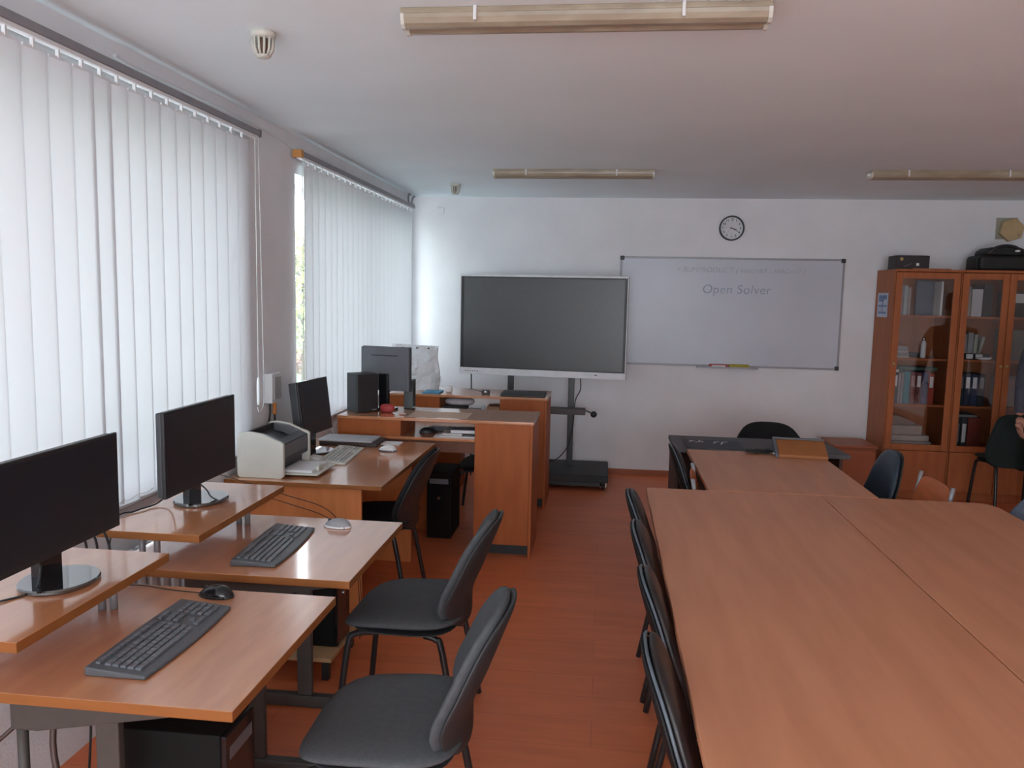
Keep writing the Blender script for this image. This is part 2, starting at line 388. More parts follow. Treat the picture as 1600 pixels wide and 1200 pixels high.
L(ch.build('bead_chain', 'whitecable', t))
hk = thing('bracket_hooks', 'grey curved metal hooks at the far end of the blind rail', 'bracket', (-1.82, 7.32, 2.5))
MB().tube(curve_pts([(0, 0, 0), (0, -.02, .05), (0, 0, .085), (0, .05, .08)], 14), .008, 8).build('hook', 'rail', hk, smooth=True)
MB().tube(curve_pts([(.01, .06, 0), (.01, .10, .05), (.01, .15, .075), (.01, .19, .08)], 14), .008, 8).build('hook', 'rail', hk, smooth=True)
MB().box((-.028, -.03, -.006), (.028, .10, .006)).build('bracket_plate', 'rail', hk, .002)

# radiators under the windows
def radiator(y0, y1, label):
    t = thing('radiator', label, 'radiator', (-1.79, y0, .14), 0, 'radiators under the windows')
    r = MB(); y = 0
    while y < y1-y0-.01:
        r.box((-.035, y, .0), (.035, y+.055, .52)); y += .08
    r.build('fins', 'radiator', t, .01)
    MB().box((-.02, -.02, .02), (.02, y1-y0, .06)).box((-.02, -.02, .46), (.02, y1-y0, .50)).build('header_pipes', 'radiator', t, .004)
    MB().box((-.058, .2, .03), (-.036, .24, .5)).box((-.058, y1-y0-.3, .03), (-.036, y1-y0-.26, .5)).build('wall_bracket', 'radiator', t)
radiator(2.65, 3.5, 'white ribbed radiator on the wall behind the raised monitor shelves')
radiator(5.0, 6.1, 'white radiator under the far window behind the speaker desk')

# ------------------------------------------------------------------ ceiling fixtures
def lamp(x0, y0, label):
    t = thing('ceiling_light', label, 'ceiling light', (x0, y0, CZ), 0, 'twin-tube ceiling lights')
    Lx = 1.165
    MB().box((0, 0, -.018), (Lx, .13, 0)).build('base_tray', 'lens', t, .003)
    poly = [(.002, -.018), (.004, -.030), (.012, -.046), (.028, -.055), (.046, -.055), (.062, -.047), (.068, -.044), (.074, -.047), (.090, -.055), (.106, -.054), (.120, -.044), (.127, -.030), (.128, -.018)]
    MB().prism(poly, .012, Lx-.012, 'x').build('diffuser', 'lens', t, smooth=False)
    poly2 = [(a+(.0025 if a > .065 else -.0025), b-.003 if b < -.02 else b) for a, b in poly]
    for xa in (.0, Lx-.012): MB().prism(poly2, xa, xa+.012, 'x').build('end_cap', 'cream', t)
    for xa in (Lx*.205, Lx*.765): MB().box((xa, -.010, -.045), (xa+.011, .004, .0)).build('clip', 'white', t, .002)
    MB().tube([(-.02, .035, -.03), (0.0, .035, -.03)], .012, 10).build('end_fitting', 'white', t) if x0 > 1 else None
lamp(-.685, 2.622, 'yellowed twin-tube ceiling light, the large nearest one')
lamp(-.845, 5.90, 'yellowed ceiling light above the wall-side screen, far row')
lamp(1.80, 5.90, 'yellowed ceiling light at the right, above the glass cabinets')
def detector(x, y, label):
    t = thing('heat_detector', label, 'detector', (x, y, CZ), 0, 'ceiling heat detectors')
    MB().lathe([(.046, 0), (.046, -.012), (.040, -.022)][::-1], seg=24).build('base', 'cream', t, smooth=True)
    c = MB()
    for k in range(12):
        a = 2*PI*k/12; c.tube([(.037*math.cos(a), .037*math.sin(a), -.02), (.034*math.cos(a), .034*math.sin(a), -.06), (.020*math.cos(a), .020*math.sin(a), -.085)], .0045, 5)
    c.lathe([(.02, -.088), (.027, -.082), (.024, -.078)], seg=18); c.build('cage', 'cream', t, smooth=True)
    MB().lathe([(.012, -.075), (.018, -.05), (.018, -.02)], seg=14).build('sensor', plain('brown_sensor', (.16, .09, .05)), t, smooth=True)
detector(-1.24, 2.84, 'cream caged heat detector on the ceiling near the front blind')
detector(-1.27, 6.70, 'small cream heat detector on the ceiling near the back wall')

# ------------------------------------------------------------------ back wall things
t = thing('whiteboard', 'wide whiteboard with grey frame and black corners on the back wall', 'whiteboard', (.13, BY, 1.06))
MB().box((.008, -.016, .008), (1.992, -.002, .992)).build('writing_surface', 'board', t)
fr = MB()
for a, b in (((0, 0), (2, .016)), ((0, .984), (2, 1)), ((0, .016), (.016, .984)), ((1.984, .016), (2, .984))): fr.box((a[0], -.022, a[1]), (b[0], -.0, b[1]))
fr.build('frame', 'alu', t, .002)
for x, z in ((0, 0), (1.97, 0), (0, .97), (1.97, .97)): MB().box((x-.004, -.027, z-.004), (x+.034, 0, z+.034)).build('corner_cap', 'black', t, .006)
MB().box((.73, -.085, -.010), (1.28, -.0, -.004)).box((.73, -.087, -.010), (1.28, -.083, .006)).build('pen_tray', 'alu', t, .001)
def font_mesh(name, cu, m, parent, loc):
    tmp = bpy.data.objects.new(name+'_outline', cu); C.objects.link(tmp); bpy.context.view_layer.update()
    me = bpy.data.meshes.new_from_object(tmp.evaluated_get(bpy.context.evaluated_depsgraph_get())); bpy.data.objects.remove(tmp)
    me.name = name; me.materials.clear(); me.materials.append(M[m] if isinstance(m, str) else m)
    o = bpy.data.objects.new(name, me); C.objects.link(o); o.rotation_euler = (PI/2, 0, 0); o.location = loc; o.parent = parent
    return o
def text(s, size, loc, m, parent, name, shear=.15, space=1.0, ext=.0004, off=-.0008):
    cu = bpy.data.curves.new(name, 'FONT'); cu.body = s; cu.size = size; cu.extrude = ext; cu.shear = shear; cu.space_character = space
    cu.offset = off; return font_mesh(name, cu, m, parent, loc)
text('= SUMPRODUCT ( масив1 ; масив2 )', .066, (.51, -.0165, .865), 'ink', t, 'handwriting', .2, 1.04)['label'] = 'faint grey formula line'
text('Open Solver', .115, (.75, -.0165, .675), 'ink2', t, 'handwriting', .1, 1.05)['label'] = 'faint blue handwritten words'
mk = thing('marker_box', 'red and white marker packet on the whiteboard tray', 'marker box', (.975, 7.50, 1.058))
MB().box((0, 0, 0), (.165, .05, .028)).build('packet', plain('packet_red', (.42, .05, .05)), mk, .003)
MB().box((.02, -.001, .006), (.14, .0, .02)).build('label_band', 'paper', mk)
tag(MB().box((0, 0, 0), (.18, .05, .030)).build('sponge', 'yellow', None, .005, loc=(1.150, 7.50, 1.058)), 'yellow sponge eraser on the whiteboard tray', 'sponge')
ck = thing('wall_clock', 'round black-rimmed wall clock above the whiteboard', 'clock', (1.12, BY-.001, 2.325))
MB().lathe([(.112, 0), (.112, -.03), (.107, -.036), (.100, -.036), (.099, -.02), (.099, 0)][::-1], seg=48, ax='y').build('rim', 'black', ck, smooth=False)
MB().lathe([(.1, -.006), (.1, -.012)], seg=48, ax='y').build('dial', plain('clock_white', (.72, .74, .76)), ck)
for k in range(1, 13):
    a = PI/2-2*PI*k/12; s = str(k)
    cu = bpy.data.curves.new('numeral', 'FONT'); cu.body = s; cu.size = .028; cu.extrude = .0003; cu.align_x = 'CENTER'; cu.align_y = 'CENTER'; cu.offset = .0008
    font_mesh('numeral', cu, 'black', ck, (.078*math.cos(a), -.0125, .078*math.sin(a)))
def hand(name, ang, l, wd, y):
    a = math.radians(ang); d = Vector((math.sin(a), 0, math.cos(a))); n = Vector((math.cos(a), 0, -math.sin(a)))
    h = MB(); vs = [h.bm.verts.new(d*q+n*p+Vector((0, yy, 0))) for yy in (y, y-.002) for q, p in ((-.015, -wd), (-.015, wd), (l, wd*.6), (l, -wd*.6))]
    h.bm.faces.new(vs[:4]); h.bm.faces.new(vs[4:][::-1])
    for i in range(4): h.bm.faces.new((vs[i], vs[(i+1) % 4], vs[4+(i+1) % 4], vs[4+i]))
    h.build(name, 'black', ck)
hand('hour_hand', 105, .045, .0042, -.0145); hand('minute_hand', 118, .07, .003, -.017); hand('second_hand', 225, .07, .001, -.019)
hx = thing('wall_siren', 'beige hexagonal siren box high on the wall above the cabinets', 'siren', (3.50, BY-.001, 2.335))
MB().box((-.115, -.012, -.08), (.06, 0, .105)).build('back_plate', plain('olive_plate', (.36, .36, .29)), hx, .002)
pl6 = [(.105*math.cos(math.radians(a)), .105*math.sin(math.radians(a))) for a in range(18, 378, 60)]
MB().prism(pl6, -.062, -.012, 'y').build('housing', 'beige', hx, .008)
MB().lathe([(.005, -.064), (.005, -.060)], (.052, 0, -.045), 10, 'y').build('screw', 'black', hx)
tag(bx('wall_socket_cap', (-1.60, BY-.012, 2.43), (-1.54, BY, 2.49), 'white', None, .004), 'small white blank cap high on the back wall by the corner', 'wall cap')
# wall box on the pillar
wb = thing('intercom_box', 'white wall junction box with dangling cables between the two blinds', 'junction box', (WX, 4.17, 1.06))
MB().box((0, 0, 0), (.055, .13, .165)).build('housing', 'white', wb, .006)
MB().box((.055, .02, .02), (.062, .11, .145)).build('cover', plain('grey_cover', (.42, .41, .41)), wb, .004)
MB().tube(curve_pts([(.02, .05, .0), (.02, .05, -.06), (.02, .02, -.14), (.02, .03, -.2)], 14), .006, 6).build('cable', 'cable', wb, smooth=True)
MB().tube(curve_pts([(.03, .085, .0), (.03, .088, -.03), (.03, .085, -.07)], 8), .012, 8).build('cable_plug', plain('orange_plug', (.6, .22, .05)), wb, smooth=True)
MB().tube(curve_pts([(.03, .085, -.06), (.03, .09, -.12), (.03, .08, -.2)], 10), .006, 6).build('cable', 'cable', wb, smooth=True)

# interactive screen on its stand
tv = thing('interactive_display', 'large dark flat screen in a white frame by the back wall', 'screen', (-1.29, 7.115, .968))
ang = math.atan2(-.17, 1.49)
tv.rotation_euler.z = ang
Wd, Hd = 1.495, .89
MB().box((0, 0.01, 0.0), (Wd, .075, Hd)).build('housing', plain('white_housing', (.60, .60, .62)), tv, .006)
f = MB(); f.box((0, -.012, 0), (Wd, .01, .058)).box((0, -.008, Hd-.018), (Wd, .01, Hd)).box((0, -.008, .058), (.008, .01, Hd-.018)).box((Wd-.008, -.008, .058), (Wd, .01, Hd-.018))
f.build('white_frame', plain('frame_white', (.72, .73, .76)), tv, .002)
f = MB(); f.box((.008, -.006, .058), (.030, .0095, Hd-.018)).box((Wd-.030, -.006, .058), (Wd-.008, .0095, Hd-.018)).box((.03, -.006, Hd-.030), (Wd-.03, .0095, Hd-.018)).box((.03, -.006, .058), (Wd-.03, .0095, .068))
f.build('bezel', 'black', tv)
MB().box((.030, .0, .068), (Wd-.030, .009, Hd-.030)).build('screen_glass', 'tvscreen', tv)
for k in range(6): MB().box((.055+k*.022, -.0135, .024), (.065+k*.022, -.0118, .032)).build('front_button', 'dgrey', tv)
MB().box((Wd-.27, -.0135, .030), (Wd-.245, -.0118, .038)).build('front_port', 'black', tv)
st = thing('screen_stand', 'black two-post trolley stand with broad base under the big screen', 'stand', (-.525, 7.2, 0), 0)
MB().box((-.42, -.34, .07), (.60, .30, .135)).build('base', plain('stand_base_black', (.028, .03, .032)), st, .006)
MB().box((-.40, -.32, .035), (.58, .28, .07)).build('base_skirt', 'black', st)
for x in (-.31, .245): MB().box((x-.027, .02, .135), (x+.027, .06, 1.6)).build('pole', 'metal_b', st, .004); MB().box((x-.04, -.0, 1.25), (x+.04, .0195, 1.6)).build('mount_plate', 'metal_b', st, .003)
MB().box((-.40, -.022, .635), (.38, -.16, .685)).box((-.34, -.022, .65), (-.28, .02, .67)).box((.215, -.022, .65), (.275, .02, .67)).build('cross_shelf', plain('shelf_brown_grey', (.10, .085, .085)), st, .003)
MB().tube([(.375, -.05, .665), (.44, -.05, .64)], .007, 7).build('knob_rod', 'metal_b', st)
MB().lathe([(.008, -.022), (.026, -.016), (.03, 0), (.026, .016), (.008, .022)], (.455, -.05, .63), 14, 'y').build('knob', 'black', st, smooth=True)
for x, y in ((-.38, -.30), (.56, -.30), (-.38, .26), (.56, .26)):
    c = MB().lathe([(.012, -.014), (.033, -.012), (.035, 0), (.033, .012), (.012, .014)], (x, y, .035), 18, 'x').build('caster', 'black', st, smooth=True)
    MB().box((x+.016, y-.02, .03), (x+.03, y+.02, .085)).box((x-.03, y-.02, .03), (x-.016, y+.02, .085)).build('caster_bracket', 'chrome', c, .002)
cable('screen_cable', [(-.20, 7.11, .99), (-.195, 7.165, .85), (-.24, 7.165, .74), (-.255, 7.165, .5), (-.30, 7.165, .32), (-.40, 7.16, .20), (-.56, 7.14, .15), (-.75, 7.12, .143)], .005, 'cable', 'black cable hanging down the right post of the screen stand', 'cable')
cable('screen_cable', [(-1.20, 7.22, .97), (-1.195, 7.21, .75), (-1.19, 7.19, .40), (-1.18, 7.15, .02)], .006, 'cable', 'black cable hanging from the left end of the big screen', 'cable')

# ------------------------------------------------------------------ glass-fronted cabinets
CY0, CY1, CH = 7.10, 7.565, 1.965
def cabinet(x0, x1, doors, label):
    t = thing('glass_cabinet', label, 'cabinet', (x0, CY0, 0), 0, 'glass-fronted cabinets')
    W_ = x1-x0; D = CY1-CY0
    b = MB(); b.box((0, .02, 0), (.018, D, CH-.02)); b.box((W_-.018, .02, 0), (W_, D, CH-.02)); b.box((0, .0, CH-.02), (W_, D, CH)); b.box((.018, .05, .0), (W_-.018, D, .07))
    b.box((.018, D-.012, .07), (W_-.018, D, CH-.02)); b.box((.018, .02, .425), (W_-.018, D-.012, .445))
    b.build('body', 'cab', t, .0015)
    for z in (.82, 1.215, 1.58): MB().box((.018, .05, z-.018), (W_-.018, D-.012, z)).build('shelf', 'cab', t, .001)
    n = doors; dw = (W_-.012)/n
    for k in range(n):
        a = .006+k*dw+.002; c = .006+(k+1)*dw-.002; s = .052
        f = MB(); z0, z1 = .43, CH-.026
        f.box((a, 0, z0), (a+s, .018, z1)); f.box((c-s, 0, z0), (c, .018, z1)); f.box((a+s, 0, z0), (c-s, .018, z0+s)); f.box((a+s, 0, z1-s), (c-s, .018, z1))
        d = f.build('glass_door', 'cab', t, .003)
        MB().box((a+s, .007, z0+s), (c-s, .011, z1-s)).build('pane', 'cabglass', d)
        hx_ = a+.022 if (k == 1 or n == 1) else c-.022
        MB().lathe([(.011, -.022), (.013, -.016), (.006, -.008), (.006, 0)], (hx_, 0, 1.17), 14, 'y').build('knob', 'gold', d, smooth=True)
        e = MB().box((a, 0, .075), (c, .018, z0-.005)).build('lower_door', 'cab', t, .003)
    return t
cabinet(2.415, 2.945, 1, 'tall wooden cabinet with one glass door, left of the pair')
cabinet(2.948, 3.70, 2, 'tall wooden two-door glass cabinet cut by the right edge of the photo')
pn = thing('notice_sheet', 'blue and white printed notice taped to the side of the left cabinet', 'notice', (2.414, 7.36, 1.66))
MB().box((-.0012, -.12, -.105), (0, .14, .105)).build('sheet', plain('notice_paper', (.55, .62, .74)), pn)
bl = plain('notice_blue', (.16, .26, .50))
g = MB()
for a, b, c_, d in ((-.09, .11, .05, .085), (-.02, .11, .03, .048), (-.10, .12, -.015, 0), (.0, .02, -.06, .05), (-.09, .1, -.075, -.058)): g.box((-.0018, a, c_), (-.0013, b, d))
g.build('printed_blocks', bl, pn)
kb_ = thing('cardboard_box', 'small dark printed box on top of the left cabinet', 'box', (2.33, 7.15, CH), 0)
kb_.location.x = 2.425
MB().box((0, 0, 0), (.27, .19, .115)).build('carton', plain('box_dark', (.028, .024, .026)), kb_, .003)
MB().box((.02, .0, .116), (.25, .17, .1165)).build('top_label', plain('box_brown', (.16, .12, .11)), kb_)
MB().lathe([(.014, -.002), (.014, 0)], (.045, 0, .085), 12, 'y').build('gold_emblem', 'gold', kb_); MB().box((.165, -.0012, .03), (.187, 0, .052)).build('white_sticker', 'paper', kb_)
MB().prism([(.07, .02), (.125, .045), (.13, .052), (.072, .03)], -.001, 0, 'y').build('printed_streak', 'grey', kb_)
tag(bx('folded_paper', (2.56, 7.12, CH), (2.86, 7.3, CH+.008), plain('brown_card', (.30, .15, .09)), None, .001), 'flat brown card lying on the cabinet top beside the dark box', 'card')
bg_ = thing('camera_bag', 'black soft bag with handle on top of the right cabinet', 'bag', (3.10, 7.14, CH))
MB().box((0, .02, 0), (.64, .30, .13)).build('body', plain('bag_black', (.008, .010, .010)), bg_, .03, 4)
MB().prism([(.05, .131), (.60, .131), (.60, .16), (.46, .175), (.40, .165), (.32, .195), (.22, .21), (.10, .195), (.06, .17)], .05, .27, 'y').build('lid', M['bag_black'], bg_, .012, 3)
MB().box((-.012, .05, .01), (-.001, .26, .10)).build('end_flap', M['bag_black'], bg_, .004)
MB().tube(curve_pts([(.07, .04, .14), (.12, .035, .19), (.20, .035, .208), (.28, .035, .195), (.33, .04, .15)], 18), .012, 8).build('handle', 'black', bg_, smooth=True)
MB().pad(lambda a, b: (.29+.022*a, .028, .165+.008*b), .003, 2).build('tag', 'paper', bg_, smooth=True)
# contents
def block(name, x, y, z, w_, d, h, m, label, cat, group, lean=0, tagm=None, tagz=(.55, .9)):
    t = thing(name, label, cat, (x, y, z), 0, group)
    mm = Matrix.Rotation(lean, 4, 'Y')
    MB().box((0, 0, 0), (w_, d, h), mm).build('cover' if name != 'box_file' else 'box', m, t, .003)
    if tagm: MB().box((w_*.2, -.0012, h*tagz[0]), (w_*.8, -.0002, h*tagz[1]), mm).build('spine_label', tagm, t)
    return t
c = lambda n, r, g_, b: plain(n, (r, g_, b))
Y0 = 7.20
# left cabinet, top shelf
G = 'books on the top shelf of the left cabinet'
x = 2.468
for w_, h, mm, lab in ((.032, .24, c('pale_grey', .45, .46, .48), 'pale grey book, first on the left end of the left cabinet top shelf'),
                       (.024, .25, c('mauve_grey', .30, .26, .28), 'mauve-grey book, second on the left cabinet top shelf'),
                       (.030, .25, c('light_blue_grey', .40, .46, .50), 'light blue-grey book, third on the left cabinet top shelf'),
                       (.024, .235, c('dusty_pink', .36, .29, .29), 'dusty pink-grey book, fourth on the left cabinet top shelf')):
    block('book', x, Y0, 1.58, w_, .18, h, mm, lab, 'book', G); x += w_+.003
block('poster_tube', 2.70, 7.40, 1.58, .20, .03, .30, c('steel_blue', .08, .13, .20), 'steel-blue folder standing at the back of the left cabinet top shelf', 'folder', None)
block('catalogue', 2.835, 7.22, 1.58, .018, .15, .29, 'paper', 'tall thin white catalogue at the right end of the left cabinet top shelf', 'book', None)
# second shelf: stack of papers, bottle, clutter
for k, (h, mm, lab) in enumerate(((.020, c('paper_a', .40, .37, .36), 'grey paper bundle, lowest of the stack on the second shelf'), (.022, c('paper_b', .26, .22, .22), 'brown-grey paper bundle, second from the bottom of the second shelf stack'),
                       (.018, c('paper_c', .46, .42, .41), 'light paper bundle in the middle of the second shelf stack'), (.020, c('paper_d', .28, .25, .25), 'dull grey paper bundle, second from the top of the second shelf stack'), (.014, c('paper_e', .45, .43, .42), 'light thin paper bundle, topmost of the second shelf stack'))):
    z = 1.215+sum((.020, .022, .018, .020, .014)[:k])+k*.001
    tag(bx('paper_bundle', (2.475, 7.18, z), (2.60-.004*k, 7.40, z+h), mm, None, .002), lab, 'papers', 'paper stack on the second shelf')
bt = thing('spray_bottle', 'slim white bottle with a round cap on the second shelf', 'bottle', (2.735, 7.25, 1.215))
MB().lathe([(.020, 0), (.022, .01), (.022, .13), (.012, .145), (.012, .15)], seg=20).build('body', 'paper', bt, smooth=True)
MB().lathe([(.013, .150), (.017, .157), (.016, .172), (.006, .180)], seg=16).build('cap', 'chrome', bt, smooth=True)
tag(MB().pad(lambda a, b: (.09*a, .07*b, .0), .02, 3).build('cloth_bundle', plain('dark_bundle', (.03, .03, .035)), None, smooth=True, loc=(2.66, 7.33, 1.237)), 'dark cloth bundle behind the white bottle on the second shelf', 'cloth')
# third shelf: binders
G = 'ring binders on the third shelf of the left cabinet'
x = 2.475
for w_, h, mm, tg, lab in ((.052, .27, c('blue_black', .025, .035, .05), 'paper', 'blue-black binder with white spine label, left end of the third shelf'),
                           (.016, .26, c('off_white_folder', .38, .34, .36), None, 'thin off-white folder beside the blue-black binder'),
                           (.022, .27, c('grey_folder', .28, .25, .26), None, 'thin grey folder between the off-white folder and the teal binder'),
                           (.048, .28, c('teal', .02, .20, .25), None, 'teal binder, the only one, on the third shelf'),
                           (.044, .27, c('maroon', .16, .03, .03), c('pinkish', .40, .22, .22), 'maroon binder with a pinkish label next to the teal binder'),
                           (.046, .27, c('dark_maroon', .12, .025, .025), 'paper', 'dark maroon binder with a white label left of the navy binder'),
                           (.050, .28, c('navy', .02, .03, .10), None, 'plain navy binder on the third shelf of the left cabinet'),
                           (.046, .265, c('bright_red', .35, .04, .02), 'paper', 'red binder with large white label, right end of the third shelf')):
    block('ring_binder', x, Y0-.02, .82, w_, .24, h, mm, lab, 'binder', G, 0, tg); x += w_+.003
tag(bx('flat_folder', (2.53, 7.19, 1.1115), (2.84, 7.42, 1.135), c('bottle_green', .015, .07, .045), None, .003), 'flat green folder lying across the binder tops', 'folder')
tag(bx('paper_pad', (2.475, 7.18, 1.1035-.012), (2.525, 7.36, 1.11), 'paper', None, .002), 'small white pad lying on the blue-black binder', 'pad')
# bottom shelf: paper stacks
for k, (z, h, x1, mm, lab) in enumerate(((.445, .05, 2.83, c('stack_grey', .30, .29, .28), 'low grey stack of papers at the bottom of the left cabinet'),
                                         (.497, .05, 2.81, c('stack_light', .42, .40, .38), 'light paper stack, second up, in the bottom of the left cabinet'),
                                         (.549, .085, 2.75, c('stack_mid', .36, .34, .32), 'thick beige-grey paper stack below the slanted folder'))):
    tag(bx('paper_stack', (2.475, 7.17, z), (x1, 7.42, z+h), mm, None, .008), lab, 'papers', 'paper stacks in the bottom of the left cabinet')
tag(MB().prism([(2.475, .637), (2.70, .637), (2.68, .665), (2.56, .71), (2.475, .72)], 7.18, 7.40, 'y').build('slanted_folder', c('folder_dun', .22, .21, .20), None, .004), 'grey slumped folder topmost in the bottom of the left cabinet', 'folder')
# right cabinet
G = 'files in the right cabinet'
block('box_file', 3.01, Y0, 1.58, .06, .22, .25, c('kraft', .34, .29, .25), 'brownish box file at the left of the right cabinet top shelf', 'box file', G)
block('box_file', 3.078, Y0, 1.58, .085, .22, .23, c('white_file', .55, .54, .57), 'white box file on the right cabinet top shelf', 'box file', G)
block('ring_binder', 3.17, Y0, 1.58, .07, .24, .28, c('near_black', .014, .018, .02), 'black binder on the right cabinet top shelf', 'binder', G)
for k, (x, w_, h, mm, ln, lab) in enumerate(((3.055, .05, .165, c('pg1', .42, .40, .40), -.04, 'pale leaning booklet on the left of the right cabinet second shelf'),
                                        (3.108, .045, .18, c('pg2', .38, .37, .38), 0, 'grey booklet in the middle of the right cabinet second shelf'),
                                        (3.157, .03, .165, c('pg3', .50, .49, .42), .02, 'cream booklet right of the grey one on the second shelf'),
                                        (3.192, .024, .15, c('pg4', .42, .43, .36), .22, 'cream booklet leaning far over at the right of the second shelf'))):
    block('booklet', x, 7.28, 1.262, w_, .15, h, mm, lab, 'booklet', 'booklets on the right cabinet second shelf', ln)
tag(bx('storage_riser', (3.0, 7.22, 1.215), (3.27, 7.46, 1.26), 'black', None, .004), 'low black riser under the booklets in the right cabinet', 'riser')
for x, lab in ((3.065, 'white name card on the left in front of the booklets'), (3.14, 'white name card on the right in front of the booklets')):
    tag(bx('name_card', (x, 7.19, 1.222), (x+.055, 7.196, 1.262), 'paper', None, .002), lab, 'card', 'white cards in the right cabinet')
dsh = tag(MB().lathe([(.03, 0), (.06, .012), (.066, .022), (.060, .022), (.03, .006)], seg=24, sx=1, sy=.45).build('saucer', 'white', None, smooth=True, loc=(3.19, 7.155, 1.215)), 'white saucer at the front of the right cabinet second shelf', 'saucer')
for x, w_, mm, tg, lab in ((3.015, .055, c('green_black', .02, .04, .04), c('pale_teal', .18, .26, .26), 'dark green binder with a teal label on the right cabinet third shelf'),
                           (3.075, .052, c('navy_b', .018, .025, .06), 'paper', 'dark navy binder with bright white label on the right cabinet third shelf'),
                           (3.130, .055, c('blue_b', .02, .035, .09), 'paper', 'dark blue binder with long white label on the right cabinet third shelf'),
                           (3.19, .05, c('black_b', .015, .018, .025), c('grey_l', .25, .25, .28), 'black binder with grey label on the right cabinet third shelf')):
    block('ring_binder', x, Y0, .82, w_, .24, .27, mm, lab, 'binder', G, 0, tg)
for x, w_, mm, tg, lab in ((3.02, .05, c('dkg', .03, .035, .04), c('dull_label', .22, .22, .22), 'dark binder with dull label in the bottom of the right cabinet'),
                           (3.075, .05, c('dkg2', .04, .04, .045), 'paper', 'dark grey binder with white label in the bottom of the right cabinet'),
                           (3.13, .11, c('brick_red', .22, .035, .02), None, 'wide brick-red binder in the bottom of the right cabinet')):
    block('ring_binder', x, Y0, .445, w_, .24, .27, mm, lab, 'binder', G, 0, tg, (.2, .8))
tag(bx('flat_papers', (3.02, 7.2, .7165), (3.2, 7.4, .74), c('grey_sheet', .2, .2, .2), None, .003), 'grey papers lying on the bottom binders of the right cabinet', 'papers')
for k, (z, h, mm, lab) in enumerate(((1.58, .22, c('z1', .03, .03, .035), 'black box with white tag behind the rightmost glass door, top shelf'), (1.215, .26, c('z2', .16, .17, .15), 'grey-green paper pile behind the rightmost glass door'), (.82, .25, c('z3', .30, .20, .20), 'pinkish stack behind the rightmost glass door, third shelf'))):
    block('storage_box', 3.37, Y0, z, .2, .2, h, mm, lab, 'box', None, 0, 'paper' if k == 0 else None)

# small wooden cabinet by the right desk
sb = thing('bedside_cabinet', 'small reddish wooden cabinet standing behind the dark desk', 'cabinet', (1.97, 6.95, 0))
MB().box((0, 0, .04), (.34, .40, .455)).build('body', 'redwood', sb, .004); MB().box((-.01, -.015, .4555), (.35, .40, .475)).build('top', 'redwood', sb, .004)
MB().box((.012, -.016, .06), (.328, -.001, .44)).build('door', 'redwood', sb, .003); MB().box((.02, .03, 0), (.32, .38, .04)).build('plinth', 'black', sb)

# ------------------------------------------------------------------ tables
def slab(name, poly, z0, z1, m, parent, bev=.004):
    o = MB().prism(poly, z0, z1, 'z').build(name, m, parent, bev)
    if m in ('wood', 'wood_worn'):
        o.data.materials.append(M['wood_edge'])
        for p in o.data.polygons:
            if abs(p.normal.z) < .5: p.material_index = 1
    return o
def conf_table(x0, x1, y0, y1, label, clip=None):
    t = thing('conference_table', label, 'table', (x0, y0, 0), 0, 'conference tables pushed together')
    w_, d = x1-x0, y1-y0
    poly = [(0, 0), (w_, 0), (w_, d), (0, d)] if not clip else [(0, 0), (w_, 0), (w_, d-clip), (w_-clip*.35, d-clip*.3), (w_-clip, d), (0, d)]
    slab('tabletop', poly, .724, .75, 'table', t)
    if w_ > .81 or clip:
        for yy in (.10, d-.14): MB().box((.36, yy, 0), (w_-.30, yy+.022, .7235)).build('end_panel', 'wood_v', t, .002)
    else:
        MB().box((w_/2-.011, .10, 0), (w_/2+.011, d-.10, .7235)).build('centre_panel', 'wood_v', t, .002)
    return t
conf_table(.23, 1.063, -.35, 3.925, 'long light-brown conference table, left half of the big block')
conf_table(1.067, 1.84, -.35, 3.925, 'long light-brown conference table, right half of the big block', .07)
t = conf_table(.535, 1.335, 3.932, 5.00, 'shorter light-brown table between the big block and the dark desk')
dk = thing('teacher_desk', 'dark-topped desk across the far end of the conference tables', 'desk', (.46, 5.01, 0))
slab('desktop', [(0, 0), (1.06, 0), (1.02, .49), (0, .49)], .724, .75, plain('dark_desktop', (.085, .08, .085)), dk)
MB().box((.01, .02, 0), (.03, .47, .7235)).build('side_panel', plain('dark_wood', (.07, .03, .018)), dk, .002)
MB().box((1.0, .02, 0), (1.02, .46, .7235)).build('side_panel', M['dark_wood'], dk, .002)
MB().box((.0305, .40, .25), (.9995, .418, .7235)).build('modesty_panel', M['dark_wood'], dk, .002)
mt = thing('desk_mat', 'dark desk mat with white markings on the left of the teacher desk', 'desk mat', (.535, 5.04, .75))
MB().box((0, 0, 0), (.36, .30, .004)).build('mat', plain('mat_dark', (.035, .037, .045)), mt, .001)
g = MB()
for cx_, cy_ in ((.05, .22), (.09, .20), (.12, .23), (.06, .25), (.11, .25), (.20, .20), (.22, .24), (.25, .21), (.27, .24), (.24, .17)):
    a = random.uniform(0, PI); g.box((-.018, -.0045, .0042), (.018, .0045, .0048), Matrix.Translation((cx_, cy_, 0)) @ Matrix.Rotation(a, 4, 'Z'))
g.build('white_markings', 'paper', mt)
cb = thing('cable_tangle', 'tangle of black cables and chrome plugs at the far end of the short table', 'cables', (.96, 4.96, .75))
g = MB()
for k in range(6):
    pts = [(random.uniform(-.09, .09), random.uniform(-.05, .03), .006+random.uniform(0, .022)) for _ in range(5)]; g.tube(curve_pts(pts, 24), .004, 6)
g.build('cables', 'cable', cb, smooth=True)
for x, y in ((.075, -.055), (.095, -.065)): MB().tube([(x, y, .012), (x+.02, y-.012, .012)], .009, 10).build('plug', 'chrome', cb, smooth=True)
bx2 = thing('wooden_case', 'slanted brown wooden case with grey edge on the short table end', 'case', (1.045, 4.93, .75), math.radians(-4))
